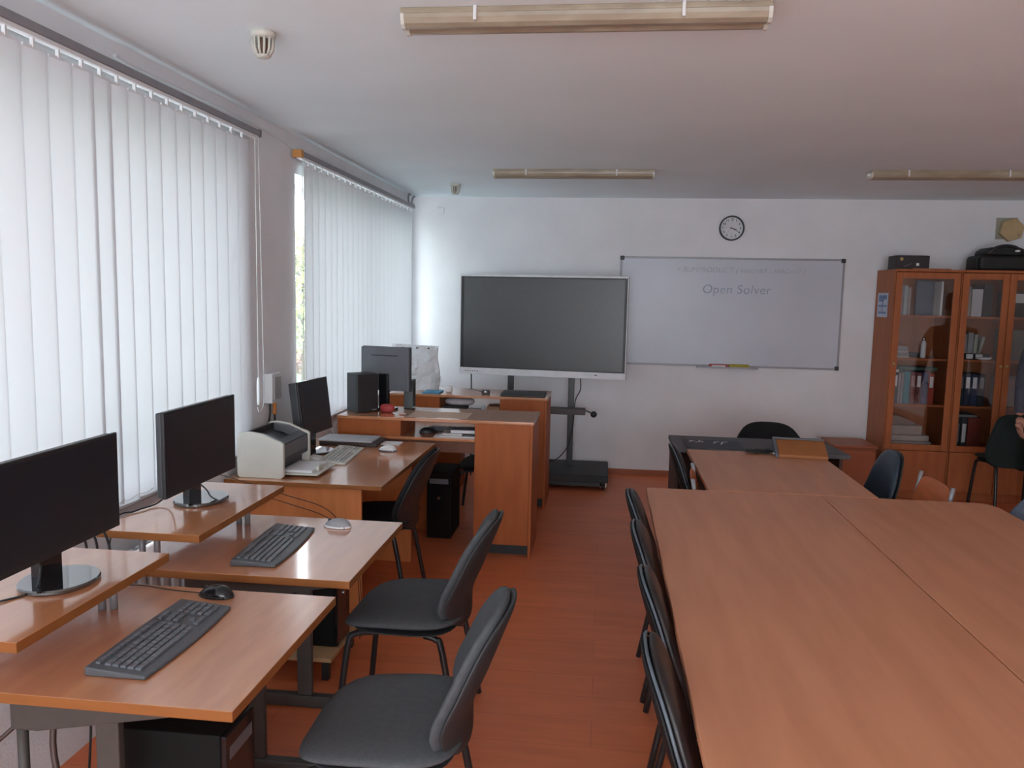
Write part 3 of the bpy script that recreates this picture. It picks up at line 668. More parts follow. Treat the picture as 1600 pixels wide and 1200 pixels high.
MB().prism([(-.085, 0), (.10, 0), (.10, .082), (.075, .085), (-.085, .02)], .018, .30, 'x').build('body', plain('case_wood', (.36, .13, .035)), bx2, .004)
MB().prism([(-.09, 0), (.105, 0), (.105, .088), (.075, .091), (-.09, .025)], 0, .0175, 'x').build('edge_strip', 'grey', bx2, .003)
MB().prism([(.07, .0862), (.105, .0862), (.105, .094), (.07, .094)], .0, .30, 'x').build('top_strip', 'grey', bx2, .002)

# ------------------------------------------------------------------ computer desks with raised shelves
def comp_desk(y0, ln, label, worn):
    t = thing('computer_desk', label, 'desk', (-.79, y0, 0), 0, 'computer desks with raised shelves')
    w_ = .84
    slab('desktop', [(-w_, 0), (0, 0), (0, ln), (-w_, ln)], .724, .75, worn, t, .002)
    # steel frame
    for s_, yy in ((0, .10), (1, ln-.14)):
        f = MB(); f.prism([(-.62, .7235), (-.03, .7235), (-.03, .70), (-.25, .655), (-.55, .60), (-.62, .60)], yy, yy+.03, 'y').build('bracket', 'metal', t, .003)
        MB().box((-.40, yy+.002, .05), (-.34, yy+.028, .645)).build('leg', 'metal', t, .004)
        MB().box((-.60, yy-.005, .0), (-.05, yy+.035, .05)).build('foot', 'metal', t, .006)
        MB().tube([(-.60, yy+.015, .60), (-.60, yy+.015, .03)], .013, 10).build('leg', 'metal', t, smooth=True)
    MB().box((-.60, .14, .10), (-.575, ln-.145, .30)).build('cable_panel', 'metal', t, .003)
    return t
def raised_shelf(y0, ln, label):
    t = thing('monitor_shelf', label, 'shelf', (-1.29, y0, .7505), 0, 'raised monitor shelves')
    slab('shelf_board', [(-.36, 0), (0, 0), (0, ln), (-.36, ln)], .1035, .1295, 'wood', t, .002)
    for xx, yy in ((-.20, .09), (-.235, .06), (-.13, ln-.14), (-.10, ln-.13)):
        MB().tube([(xx, yy, 0), (xx, yy, .103)], .011, 12).build('post', 'alu', t, smooth=True)
    return t
comp_desk(1.60, .69, 'nearest computer desk, its worn top holding a keyboard at the photo bottom', 'wood_worn')
comp_desk(2.42, .69, 'second computer desk, glossy top with grey mouse', 'wood')
raised_shelf(1.585, .64, 'raised shelf carrying the nearest monitor, cut by the left edge')
raised_shelf(2.405, .70, 'raised shelf carrying the second monitor')

# desk 3
d3 = thing('office_desk', 'glossy desk with the printer, by the pillar between the windows', 'desk', (-1.84, 3.68, 0))
slab('desktop', [(0, 0), (.80, 0), (.815, 1.17), (0, 1.17)], .728, .75, 'wood', d3, .002)
MB().box((.03, .06, .0), (.68, .078, .7275)).build('front_panel', 'wood_v', d3, .002)
MB().box((.03, 1.09, .0), (.68, 1.108, .7275)).build('front_panel', 'wood_v', d3, .002)
MB().box((.05, .079, .30), (.068, 1.0895, .7275)).build('modesty_panel', 'wood_v', d3, .002)

# teacher-style workstations A and B
def station(y0, label, first=None):
    t = thing('workstation_desk', label, 'desk', (-1.70, y0, 0), 0, 'tall workstation desks with end towers')
    MB().box((0, -.01, .865), (1.28, .48, .885)).build('upper_top', 'wood', t, .002)
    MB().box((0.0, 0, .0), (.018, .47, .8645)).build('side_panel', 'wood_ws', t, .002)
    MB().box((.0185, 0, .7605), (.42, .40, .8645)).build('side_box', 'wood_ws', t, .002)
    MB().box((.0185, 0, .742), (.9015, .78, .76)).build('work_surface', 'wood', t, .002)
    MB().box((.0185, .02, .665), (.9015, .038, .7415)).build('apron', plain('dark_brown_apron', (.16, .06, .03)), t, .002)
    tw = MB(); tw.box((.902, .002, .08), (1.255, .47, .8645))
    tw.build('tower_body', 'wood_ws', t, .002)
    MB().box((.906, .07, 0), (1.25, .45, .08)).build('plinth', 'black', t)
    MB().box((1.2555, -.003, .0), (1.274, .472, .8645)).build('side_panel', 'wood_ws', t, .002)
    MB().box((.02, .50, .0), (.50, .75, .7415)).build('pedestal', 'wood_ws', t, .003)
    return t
sA = station(4.97, 'tall workstation desk with the speaker and reversed monitor on it')
sB = station(6.19, 'far workstation desk nearest the big screen, with paper bag on it')

# ------------------------------------------------------------------ chairs
def iso_chair(label, seatm, backm, shellm, legm, group, pipe=None, loc=(0, 0, 0), rz=0, ex=3.0, lean=1.0, hw0=.205, cv=.055):
    t = thing('visitor_chair', label, 'chair', loc, rz, group)
    def seat(a, b): return (.005+.228*a, .250*b*(1-.04*a), .462-.030*max(0, a)**4 - .008*a + .012*b*b)
    MB().pad(seat, .026, 3.6).build('seat', seatm, t, smooth=True)
    MB().pad(lambda a, b: (.0+.205*a, .232*b, .436), .010, 3.6).build('seat_pan', shellm, t, smooth=True)
    def back(a, b, off=0):
        v = max(0, (b+1)/2); hw = hw0+.028*math.sin(PI*min(1, v*1.15+.05))-.018*v
        x_ = -.212-lean*(.012*v+.105*v**2.0)+.024*math.exp(-((v-.25)/.22)**2)+cv*a*a*(1-.35*v)-off
        return (x_, hw*a, .425+.425*v)
    MB().pad(lambda a, b: back(a, b), .025, ex).build('backrest', backm, t, smooth=True)
    sh = MB().pad(lambda a, b: back(a*.985, b*.985, .024), .014, ex).build('back_shell', shellm, t, smooth=True)
    if pipe:
        pts = []
        for k in range(49):
            th = 2*PI*k/48; c_, s_ = math.cos(th), math.sin(th); q = (abs(c_)**ex+abs(s_)**ex)**(-1/ex); pts.append(back(q*c_*.99, q*s_*.99, .014))
        MB().tube(pts, .0045, 6).build('highlight_piping', pipe, t, smooth=True)  # rim tube carries the window highlight in its colour
    for s_ in (-1, 1):
        y = .19*s_
        MB().tube(curve_pts([(.10, y, .424), (.165, y, .412), (.195, y*1.04, .36), (.235, y*1.13, .01)], 14), .0125, 8).build('leg', legm, t, smooth=True)
        MB().tube(curve_pts([(-.10, y, .424), (-.14, y, .412), (-.165, y*1.04, .37), (-.235, y*1.13, .01)], 14), .0125, 8).build('leg', legm, t, smooth=True)
    f = MB()
    f.tube([(.10, -.19, .420), (.10, .19, .420)], .011, 8).tube([(-.10, -.19, .420), (-.10, .19, .420)], .011, 8)
    f.build('seat_frame', legm, t, smooth=True)
    MB().box((-.215, -.05, .408), (-.06, .05, .426)).build('back_support', legm, t, .004)
    return t
chA = iso_chair('charcoal fabric chair pulled up to the nearest computer desk', 'fabric', 'fabric', plain('charcoal_shell', (.032, .033, .036)), 'metal_b', 'charcoal fabric chairs in the aisle', None, (-.57, 2.125, 0), PI+.03)
dup(chA, (-.715, 2.97, 0), PI-.02, 'charcoal fabric chair pulled up to the second computer desk')
c3 = iso_chair('black fabric chair at the printer desk', 'fabric_b', 'fabric_b', 'black', 'metal_b', None, None, (-1.215, 4.17, 0), PI)
c3b = dup(c3, (-.84, 5.93, 0), PI, 'black chair in the gap between the two tall workstations'); c3b.scale = (1, 1, .9)
G = 'black leatherette chairs along the left side of the conference table'
cr1 = iso_chair('black leatherette chair nearest the camera at the conference table', 'leather', 'leather', 'shell_dull', 'metal_b', G, 'highlight_piping', (.443, 1.88, 0), 0, 3.0, .80, .205, .012)
dup(cr1, (.455, 2.40, 0), .02, 'black leatherette chair, second from the camera along the conference table')
dup(cr1, (.448, 2.91, 0), -.02, 'black leatherette chair, third from the camera along the conference table')
dup(cr1, (.443, 3.42, 0), .0, 'black leatherette chair by the far left corner of the big table')
dup(cr1, (.72, 4.60, 0), 0, 'black leatherette chair at the left side of the short table', 'chairs at the short table')
cb_ = iso_chair('dark blue leatherette chair at the right side of the short table', 'leather_blue', 'leather_blue', 'black', 'metal_b', None, None, (1.375, 4.67, 0), PI+.0, 3.2, .55, .185, .02)
iso_chair('blue-grey chair beyond the right corner of the conference table', 'bluegrey', 'bluegrey', 'grey', 'metal_b', None, None, (1.735, 3.775, 0), PI)
iso_chair('dark green fabric chair in front of the glass cabinets', 'green_fab', 'green_fab', 'green_fab', 'metal_b', None, None, (3.275, 6.70, 0), PI/2, 7.0, .3, .285, .0)
oc = iso_chair('black office chair behind the dark desk', 'fabric_b', 'fabric_b', 'black', 'metal_b', None, None, (1.24, 5.80, 0), -PI/2, 3.0, 1.0, .24)
oc.scale = (1, 1, .91)
# orange plywood chairs
def ply_chair(label, loc, rz):
    t = thing('plywood_chair', label, 'chair', loc, rz, 'orange plywood chairs at the short table')
    MB().box((-.18, -.19, .43), (.19, .19, .442)).build('seat', 'orange', t, .005)
    def back(a, b): return (-.215-.03*b+.012*a*a, .18*a, .70+.085*b)
    MB().pad(back, .007, 5).build('backrest', 'orange', t, smooth=True)
    for s_ in (-1, 1):
        y = .197*s_
        MB().tube(curve_pts([(-.26, y, .01), (-.20, y, .42), (-.195, y, .55), (-.232, y, .795)], 16), .011, 8).build('leg', 'alu', t, smooth=True)
        MB().tube([(.21, y, .01), (.17, y, .43)], .011, 8).build('leg', 'alu', t, smooth=True)
    f = MB()
    for s_ in (-1, 1): f.tube([(-.2, .197*s_, .42), (.17, .197*s_, .42)], .010, 8)
    f.tube([(.16, -.197, .42), (.16, .197, .42)], .010, 8).build('seat_frame', 'alu', t, smooth=True)
    return t
pc1 = ply_chair('orange plywood chair tucked in at the left side of the short table', (.71, 4.13, 0), -.10)
dup(pc1, (1.47, 4.21, 0), PI, 'orange plywood chair at the right side of the short table')

# ------------------------------------------------------------------ monitors
def monitor(label, loc, rz, w_=.53, h=.305, gap=.095, tilt=0., depth=.035, disc=(.125, .105), glossy=True, slot=False, bezel=.012, neckw=.035, backm='dgrey'):
    t = thing('monitor', label, 'monitor', loc, rz, 'computer monitors')
    R_ = Matrix.Translation((0, 0, gap+.0)) @ Matrix.Rotation(-tilt, 4, 'Y')
    fx = .012
    MB().box((fx-.012, -w_/2, 0), (fx, w_/2, h), R_).build('bezel', 'black', t, .003)
    hb = MB().box((fx-depth, -w_/2+.003, .003), (fx-.0125, w_/2-.003, h-.003), R_).build('back_housing', backm, t, .006)
    MB().box((fx+.0003, -w_/2+bezel, bezel*1.4), (fx+.0012, w_/2-bezel, h-bezel), R_).build('screen', 'screen', t)
    if slot: MB().box((fx-depth-.001, -.10, h-.062), (fx-depth+.001, .10, h-.055), R_).build('vent_slot', 'black', hb)
    MB().box((-.05, -neckw, .008), (-.022, neckw, gap+.12)).build('neck', 'blackg', t, .004)
    MB().lathe([(.98, 0), (1, .004), (1, .010), (.97, .014)], (0, 0, 0), 48, sx=disc[0]*.72, sy=disc[1]).build('stand_base', 'mirror_black', t, smooth=False)
    return t
monitor('black monitor on the nearest raised shelf, cut by the left edge', (-1.445, 1.945, .88), 0, w_=.52, h=.285, gap=.085, disc=(.135, .108), neckw=.045)
monitor('black monitor on the second raised shelf', (-1.50, 2.82, .88), 0, w_=.53, h=.305, gap=.070, disc=(.135, .112), neckw=.045)
monitor('thick black monitor tilted back beside the printer', (-1.635, 4.42, .75), -.10, w_=.37, h=.31, gap=.115, tilt=.12, depth=.06, disc=(.13, .11), bezel=.018)
monitor('monitor turned away, its back with a vent slot facing the camera', (-1.465, 5.30, .885), math.radians(80), w_=.36, h=.30, gap=.13, depth=.045, disc=(.10, .08), slot=True, backm='grey')
# ------------------------------------------------------------------ keyboards and mice
def keyboard(label, loc, rz, bodym, keym, L_=.445, Wk=.155, curved=True, rx=.12):
    t = thing('keyboard', label, 'keyboard', loc, rz, 'computer keyboards')
    poly = []
    n = 14
    for i in range(n+1):
        a = -1+2*i/n; poly.append((Wk/2+(.012*(1-a*a) if curved else 0), L_/2*a))
    for i in range(n+1):
        a = 1-2*i/n; poly.append((-Wk/2-(.004*(1-a*a) if curved else 0), L_/2*a))
    b = MB().prism(poly, .0, .016, 'z')
    for v in b.bm.verts:
        if v.co.z > .01: v.co.z += (-v.co.x)*rx*.7; 
    b.build('body', bodym, t, .006, 3)
    k_ = MB(); rows = 6; kw = .0185
    def key(x, y, wx, wy):
        z = .0165-x*rx*.7; k_.box((x-wx/2, y-wy/2, z-.003), (x+wx/2, y+wy/2, z+.005))
    x0 = -Wk/2+.020
    for r in range(rows):
        x = x0+r*.0195+(.006 if r else 0)
        y = -L_/2+.022
        if r == 5:
            for wy in (.024, .018, .022, .105, .022, .018, .018, .024): key(x, y+wy/2, .0155, wy-.003); y += wy
        else:
            c_ = 0
            while y < L_/2-.165: key(x, y+.009, .0155 if r else .012, .0155); y += kw; c_ += 1
        for j in range(3):
            if r in (0, 1, 2) or (r == 4 and j == 1) or r == 5: key(x, L_/2-.152+j*kw+.009, .0155 if r else .012, .0155)
        for j in range(4):
            if r: key(x, L_/2-.092+j*kw+.009, .0155, .0155)
    k_.build('keys', keym, t, .0012, 1)
    return t
K = keyboard('dark grey keyboard on the nearest computer desk', (-1.135, 1.925, .7505), 0, 'kbody', 'keys')
dup(K, (-1.165, 2.72, .7505), .06, 'dark grey keyboard on the second computer desk')
K3 = keyboard('pale beige keyboard beside the printer', (-1.455, 4.33, .7505), .08, 'cream', 'ltkeys', .46, .15, False)
def mouse(label, loc, rz, top, side):
    t = thing('mouse', label, 'mouse', loc, rz, 'computer mice')
    b = MB(); n = 16; rows = []
    for i in range(9):
        u = i/8; row = []
        for k in range(n):
            a = 2*PI*k/n; q = math.sin(PI/2*(1-u)) if i else 1
            x_ = .056*math.cos(a)*q; y_ = .031*math.sin(a)*q*(1-.12*math.cos(a)); z_ = .037*math.sin(PI/2*u)**.9*(1-.35*(math.cos(a)*q*.5+.5)**2) if i else 0
            row.append(b.bm.verts.new((x_-.003, y_, z_+.0015)))
        rows.append(row)
    for i in range(8):
        for k in range(n): b.bm.faces.new((rows[i][k], rows[i][(k+1) % n], rows[i+1][(k+1) % n], rows[i+1][k]))
    b.bm.faces.new(rows[0][::-1])
    bmesh.ops.remove_doubles(b.bm, verts=b.bm.verts[:], dist=.0002)
    b.build('shell', top, t, smooth=True)
    MB().lathe([(.5, .0), (1, .001), (1, .006), (.98, .008)], (-.003, 0, 0), 20, sx=.0575, sy=.0325).build('base', side, t)
    MB().lathe([(.003, -.003), (.008, -.002), (.008, .002), (.003, .003)], (.03, 0, .024), 12, 'y').build('scroll_wheel', 'black', t, smooth=True)
    return t
m1 = mouse('black glossy mouse on the nearest computer desk', (-1.15, 2.235, .7505), PI*.96, 'blackg', 'black')
mouse('silver-grey mouse on the second computer desk', (-1.03, 3.0, .7505), PI*.96, plain('mouse_silver', (.32, .33, .35)), 'white')
mouse('white mouse on the printer desk', (-1.25, 4.54, .7505), PI*.98, 'white', 'grey')
mouse('black mouse on the lower surface of the speaker desk', (-1.14, 5.16, .7605), PI*.1, 'black', 'black')
cable('mouse_cable', [(-1.20, 2.235, .757), (-1.30, 2.25, .754), (-1.42, 2.27, .754), (-1.55, 2.24, .754)], .0018, 'cable', 'thin black mouse cable crossing the nearest desk', 'cable')
# cables of monitors
cable('monitor_cable', [(-1.50, 1.95, .985), (-1.465, 1.90, .93), (-1.46, 1.86, .885), (-1.50, 1.78, .884), (-1.58, 1.62, .884)], .003, 'cable', 'black cable trailing from the nearest monitor onto its shelf', 'cable')
cable('monitor_cable', [(-1.52, 2.80, .97), (-1.47, 2.80, .93), (-1.445, 2.79, .905), (-1.40, 2.79, .885)], .003, 'cable', 'short black cable on the round foot of the second monitor', 'cable')
cable('monitor_cable', [(-1.55, 2.72, .965), (-1.60, 2.78, .92), (-1.62, 2.72, .889), (-1.645, 2.62, .885), (-1.68, 2.55, .86), (-1.70, 2.5, .6)], .003, 'cable', 'black cable looping off the window side of the second shelf', 'cable')
for k, (x, y, lab) in enumerate(((-1.66, 2.33, 'black cable hanging in the gap before the second shelf, leftmost'), (-1.63, 2.34, 'black cable hanging in the gap before the second shelf, middle'), (-1.58, 2.33, 'black cable hanging in the gap before the second shelf, rightmost'))):
    o = cable('hanging_cable', [(x, y, .92), (x+.02, y+.01, .84), (x+.012, y+.01, .7), (x+.02, y, .3), (x, y, .02)], .004, 'cable', lab, 'cable'); o['group'] = 'cables hanging between the first two desks'
for k, (y, lab) in enumerate(((3.60, 'thin dark wire sagging behind the second desk, upper'), (3.63, 'thin dark wire sagging behind the second desk, lower'))):
    o = cable('sagging_wire', [(WX, y, .80-.06*k), (-1.5, y, .71-.05*k), (-1.25, y, .62-.05*k), (-1.14, y, .35), (-1.13, y+.02, .004)], .002, 'cable', lab, 'cable')
cable('white_cable_coil', [(-1.70, 4.93, .754), (-1.73, 4.90, .84), (-1.75, 4.92, .87), (-1.765, 4.94, .82), (-1.76, 4.95, .757)], .006, 'whitecable', 'white cable looping up from the printer desk by the far blind', 'cable')
o = cable('floor_cable', [(-1.32, 1.78, .72), (-1.33, 1.74, .55), (-1.28, 1.72, .35), (-1.27, 1.72, .18), (-1.36, 1.76, .008), (-1.6, 1.9, .008)], .008, 'brown_cable', 'thick brown cable dropping under the nearest desk', 'cable')
o = cable('floor_cable', [(-1.30, 1.85, .72), (-1.42, 1.80, .60), (-1.60, 1.70, .45), (-1.84, 1.68, .40)], .006, 'brown_cable', 'thin brown cable slanting to the wall under the nearest desk', 'cable')
# ------------------------------------------------------------------ printer
pr = thing('laser_printer', 'cream and grey laser printer on the glossy desk', 'printer', (-1.793, 3.73, .75))
def side_poly(): return [(0.0, .012), (.012, .0), (.225, .0), (.24, .012), (.24, .175), (.225, .185), (.19, .195), (.13, .222), (.06, .232), (.015, .225), (.0, .20)]
for yy in (0, .352): MB().prism(side_poly(), yy, yy+.022, 'y').build('side_cover', 'cream', pr, .004)
MB().prism([(0.005, .012), (.20, .012), (.20, .075), (.232, .075), (.232, .172), (.19, .188), (.165, .150), (.06, .185), (.045, .222), (.005, .215)], .0225, .3515, 'y').build('body', 'dgrey', pr, .003)
MB().box((.205, .03, .10), (.236, .344, .165)).build('front_panel', 'grey', pr, .004)
MB().prism([(.04, .226), (.055, .229), (.055, .185), (.04, .19)], .05, .325, 'y').build('tray_wall', 'black', pr)
MB().pad(lambda a, b: (.12+.10*a, .187+.165*b, .205-.10*a*a*.3-.02*a), .006, 6).build('top_rim', 'grey', pr, smooth=True) if False else None
for ya, yb in ((.0225, .05), (.325, .3515)): MB().prism([(.01, .19), (.20, .165), (.20, .186), (.13, .216), (.06, .226), (.01, .22)], ya, yb, 'y').build('top_rim', 'grey', pr, .003)
MB().box((.20, .05, .012), (.395, .33, .020)).build('paper_tray', 'cream', pr, .002)
MB().box((.205, .07, .0205), (.36, .30, .034)).build('paper_stack', 'paper', pr, .002)
MB().box((.36, .13, .021), (.375, .20, .045)).build('paper_stop', 'cream', pr, .002)
for x, y in ((.02, .02), (.02, .33), (.2, .02), (.2, .33)): MB().box((x, y, 0), (x+.02, y+.02, .0118)).build('foot', 'black', pr)
# scanner / flat device
scn = thing('flatbed_scanner', 'flat silver-lidded scanner on the printer desk', 'scanner', (-1.70, 4.63, .75))
MB().box((0, 0, .0), (.36, .20, .026)).build('base', plain('scanner_dark', (.05, .035, .035)), scn, .004)
MB().box((-.01, -.005, .0265), (.33, .20, .036)).build('lid', plain('scanner_lid', (.45, .46, .49)), scn, .003)
tag(bx('notepad', (-1.355, 4.72, .7505), (-1.225, 4.82, .756), 'paper', None, .001), 'small white notepad behind the white mouse', 'notepad')
tag(MB().prism([(0, 0), (.09, 0), (.07, .025), (.02, .03)], 0, .06, 'y').build('paper_slip', 'paper', None, .002, loc=(-1.60, 4.15, .7505)), 'folded white slip of paper between printer and pale keyboard', 'paper')
# ------------------------------------------------------------------ speakers etc on station A
def speaker(label, loc, rz, w_=.195, d=.18, h=.255):
    t = thing('speaker', label, 'speaker', loc, rz, 'black desktop speakers')
    MB().box((-w_/2, -d/2+.014, 0), (w_/2, d/2, h)).build('cabinet', plain('speaker_body', (.030, .032, .036)), t, .003)
    MB().box((-w_/2+.002, -d/2, .002), (w_/2-.002, -d/2+.0138, h-.002)).build('grille', 'black', t, .003)
    MB().box((.03, -d/2-.0012, .012), (.065, -d/2-.0002, .019)).build('badge', 'alu', t)
    return t
speaker('black box speaker at the left end of the speaker desk', (-1.60, 5.19, .885), math.radians(44), .155, .155)
speaker('black box speaker half hidden behind the reversed monitor', (-1.325, 5.385, .885), math.radians(5), .07, .10, .20)
tag(MB().lathe([(.018, 0), (.022, .004), (.022, .08), (.012, .10), (.012, .115), (.0, .118)][:-1], seg=16).build('glue_bottle', 'white', None, smooth=True, loc=(-1.555, 5.335, .885)), 'small white bottle between the speaker and the reversed monitor', 'bottle')
tag(MB().pad(lambda a, b: (.05*a, .03*b, 0), .028, 2.2).build('red_pouch', plain('pouch_red', (.38, .04, .04)), None, smooth=True, loc=(-1.42, 5.16, .914)), 'red pouch under the reversed monitor', 'pouch')
tag(MB().pad(lambda a, b: (.026*a, .016*b, 0), .007, 2.2).build('eraser', plain('eraser_pink', (.6, .42, .38)), None, smooth=True, loc=(-1.30, 5.08, .893)), 'small pinkish eraser on the front of the speaker desk top', 'eraser')
tag(bx('paper_sheet', (-1.25, 5.01, .8853), (-.86, 5.26, .8863), plain('sheet_tan', (.60, .40, .28)), None, 0), 'pale tan sheet lying on the speaker desk top', 'paper')
dup(K, (-.95, 5.30, .7605), PI/2, 'dark keyboard in the recess of the speaker desk')
bk = thing('paper_pile', 'loose white papers under the grey book in the recess of the speaker desk', 'papers', (-1.02, 5.0, .7605), .05)
MB().box((0, 0, 0), (.215, .15, .008)).build('sheets', 'paper', bk, .001); MB().box((0, .02, .0082), (.13, .15, .024)).build('sheets', c('paper_tint', .62, .58, .55), bk, .002)
gb = thing('grey_book', 'grey hardback book on the loose papers in the speaker desk recess', 'book', (-.965, 5.015, .785), .03)
MB().box((0, 0, 0), (.16, .11, .003)).box((0, 0, .022), (.16, .11, .025)).box((0, .107, .003), (.16, .11, .022)).build('cover', plain('book_violet_grey', (.16, .15, .20)), gb, .001)
MB().box((.003, .002, .0032), (.157, .1068, .0218)).build('pages', 'paper', gb)
def pc_tower(label, loc, rz, h=.42, d=.42, w_=.18):
    t = thing('computer_tower', label, 'computer', loc, rz, 'black computer towers under the desks')
    MB().box((-w_/2, -d/2+.016, 0), (w_/2, d/2, h)).build('case', 'tower_black', t, .004)
    MB().box((-w_/2+.001, -d/2, .002), (w_/2-.001, -d/2+.0158, h-.002)).build('front_panel', 'blackg', t, .004)
    MB().lathe([(.010, -.004), (.010, 0)], (0, -d/2, h*.62), 14, 'y').build('power_button', 'chrome', t)
    MB().box((-w_/2+.02, -d/2-.001, h-.075), (w_/2-.02, -d/2-.0001, h-.04)).build('drive_cover', 'grey', t)
    return t
pc_tower('black computer tower under the speaker desk', (-1.09, 5.45, .0), 0, .46, .34, .17)
# PC trolleys between the desks
def trolley(label, y0, y1, x0=-1.50, x1=-1.10, z=.09):
    t = thing('tower_plank', label, 'plank', (x0, y0, 0), 0, 'low planks carrying computer towers')
    MB().box((0, 0, z), (x1-x0, y1-y0, z+.018)).build('board', plain('pale_pine', (.48, .30, .15)), t, .002)
    for x, y in ((.02, .02), (x1-x0-.05, .02), (.02, y1-y0-.05), (x1-x0-.05, y1-y0-.05)): MB().box((x, y, 0), (x+.03, y+.03, z-.0005)).build('foot', 'black', t)
trolley('low pale plank carrying a tower, beyond the second desk', 3.18, 3.58, -1.52, -1.12)
pc_tower('black computer tower on the pale plank beyond the second desk', (-1.32, 3.38, .1085), PI/2, .36, .38, .17)
trolley('low pale plank carrying a tower, beneath the nearest desk', 1.76, 2.10, -1.26, -.84)
pc_tower('black computer tower under the nearest desk', (-1.10, 1.93, .1085), PI/2, .43, .34, .17)
# things on and in station B
bag = thing('paper_bag', 'large white crumpled paper bag standing on the far workstation desk', 'bag', (-1.55, 6.50, .885), math.radians(-6))
b = MB(); nx, nz = 14, 16
rb = random.Random(4)
front = [[None]*(nx+1) for _ in range(nz+1)]; bk_ = [[None]*(nx+1) for _ in range(nz+1)]
for j in range(nz+1):
    v = j/nz
    for i in range(nx+1):
        u = i/nx; cr2 = .016*math.sin(9*u+5*v)*math.sin(7*v+2*u)+rb.uniform(-.005, .005)
        edge = min(u, 1-u)*2
        th_ = (.05*(1-v)**.8+.006)*min(1, edge*4+.15)
        x_ = -.20+.40*u+.01*math.sin(6*v); z_ = .375*v+(.012*(u) if j == nz else 0)*-1
        front[j][i] = b.bm.verts.new((x_, -th_+cr2*(1 if 0 < i < nx else 0), z_)); bk_[j][i] = b.bm.verts.new((x_, th_+cr2*.5+.004, z_))
for j in range(nz):
    for i in range(nx):
        b.bm.faces.new((front[j][i], front[j][i+1], front[j+1][i+1], front[j+1][i])); b.bm.faces.new((bk_[j][i+1], bk_[j][i], bk_[j+1][i], bk_[j+1][i+1]))
    for i in (0, nx): 
        q = (front[j][i], front[j+1][i], bk_[j+1][i], bk_[j][i]); b.bm.faces.new(q if i == 0 else q[::-1])
for i in range(nx): b.bm.faces.new((front[0][i+1], front[0][i], bk_[0][i], bk_[0][i+1])); b.bm.faces.new((front[nz][i], front[nz][i+1], bk_[nz][i+1], bk_[nz][i]))
b.build('bag_body', plain('bag_white', (.66, .67, .69)), bag, smooth=False)
for x in (-.10, .02, .12): MB().lathe([(.006, -.034), (.006, -.02)], (x, 0, .345), 10, 'y').build('eyelet', 'black', bag)
MB().tube(curve_pts([(.19, -.03, .09), (.225, -.04, .12), (.232, -.04, .08), (.20, -.04, .04)], 14), .004, 6).build('string', 'whitecable', bag, smooth=True)
tag(bx('blue_folder', (-1.43, 6.22, .8852), (-1.29, 6.40, .897), 'blue', None, .002), 'blue card folder beside the paper bag', 'folder')
tag(MB().pad(lambda a, b: (.035*a, .03*b, .0), .030, 2.2).build('crumpled_tissue', 'paper', None, smooth=True, loc=(-1.235, 6.33, .915)), 'crumpled white tissue right of the paper bag', 'tissue')
wc = thing('webcam', 'small black webcam box on the far workstation desk', 'webcam', (-.93, 6.32, .885))
MB().box((-.032, -.015, 0), (.032, .015, .032)).build('body', 'black', wc, .004); MB().lathe([(.009, -.019), (.011, -.015)], (0, 0, .018), 14, 'y').build('lens', 'chrome', wc, smooth=True)
cable('webcam_cable', [(-.962, 6.33, .90), (-1.02, 6.40, .905), (-1.10, 6.55, .895), (-1.12, 6.62, .888)], .003, 'cable', 'thin black cable behind the webcam', 'cable')
lp = thing('closed_laptop', 'closed black laptop on the end tower of the far workstation', 'laptop', (-.80, 6.22, .885))
MB().box((0, 0, 0), (.35, .24, .014)).build('base', 'black', lp, .004); MB().box((.002, .002, .0145), (.348, .238, .022)).build('lid', plain('laptop_lid', (.05, .05, .055)), lp, .003)
tag(MB().pad(lambda a, b: (.12*a, .07*b, .0), .030, 2.6).build('crumpled_papers', plain('crumple_white', (.66, .64, .68)), None, smooth=True, loc=(-1.14, 6.33, .818)), 'crumpled white papers in the recess of the far workstation', 'papers')
tag(bx('dark_box', (-1.26, 6.25, .7605), (-1.08, 6.42, .787), 'black', None, .002), 'flat dark box under the crumpled papers in the far workstation', 'box')
tag(bx('white_tray', (-1.06, 6.21, .7605), (-.945, 6.33, .768), 'white', None, .002), 'small white tray in the far workstation recess', 'tray')
tag(MB().lathe([(.014, 0), (.016, .01), (.016, .03), (.008, .042)], seg=14).build('glue_pot', plain('pot_grey', (.5, .5, .52)), None, smooth=True, loc=(-.935, 6.24, .7605)), 'small grey pot beside the white tray', 'pot')
tag(bx('cardboard_carton', (-.905, 6.21, .7605), (-.805, 6.40, .80), plain('carton_brown', (.34, .20, .11)), None, .003), 'small brown carton against the end tower in the far workstation', 'carton')

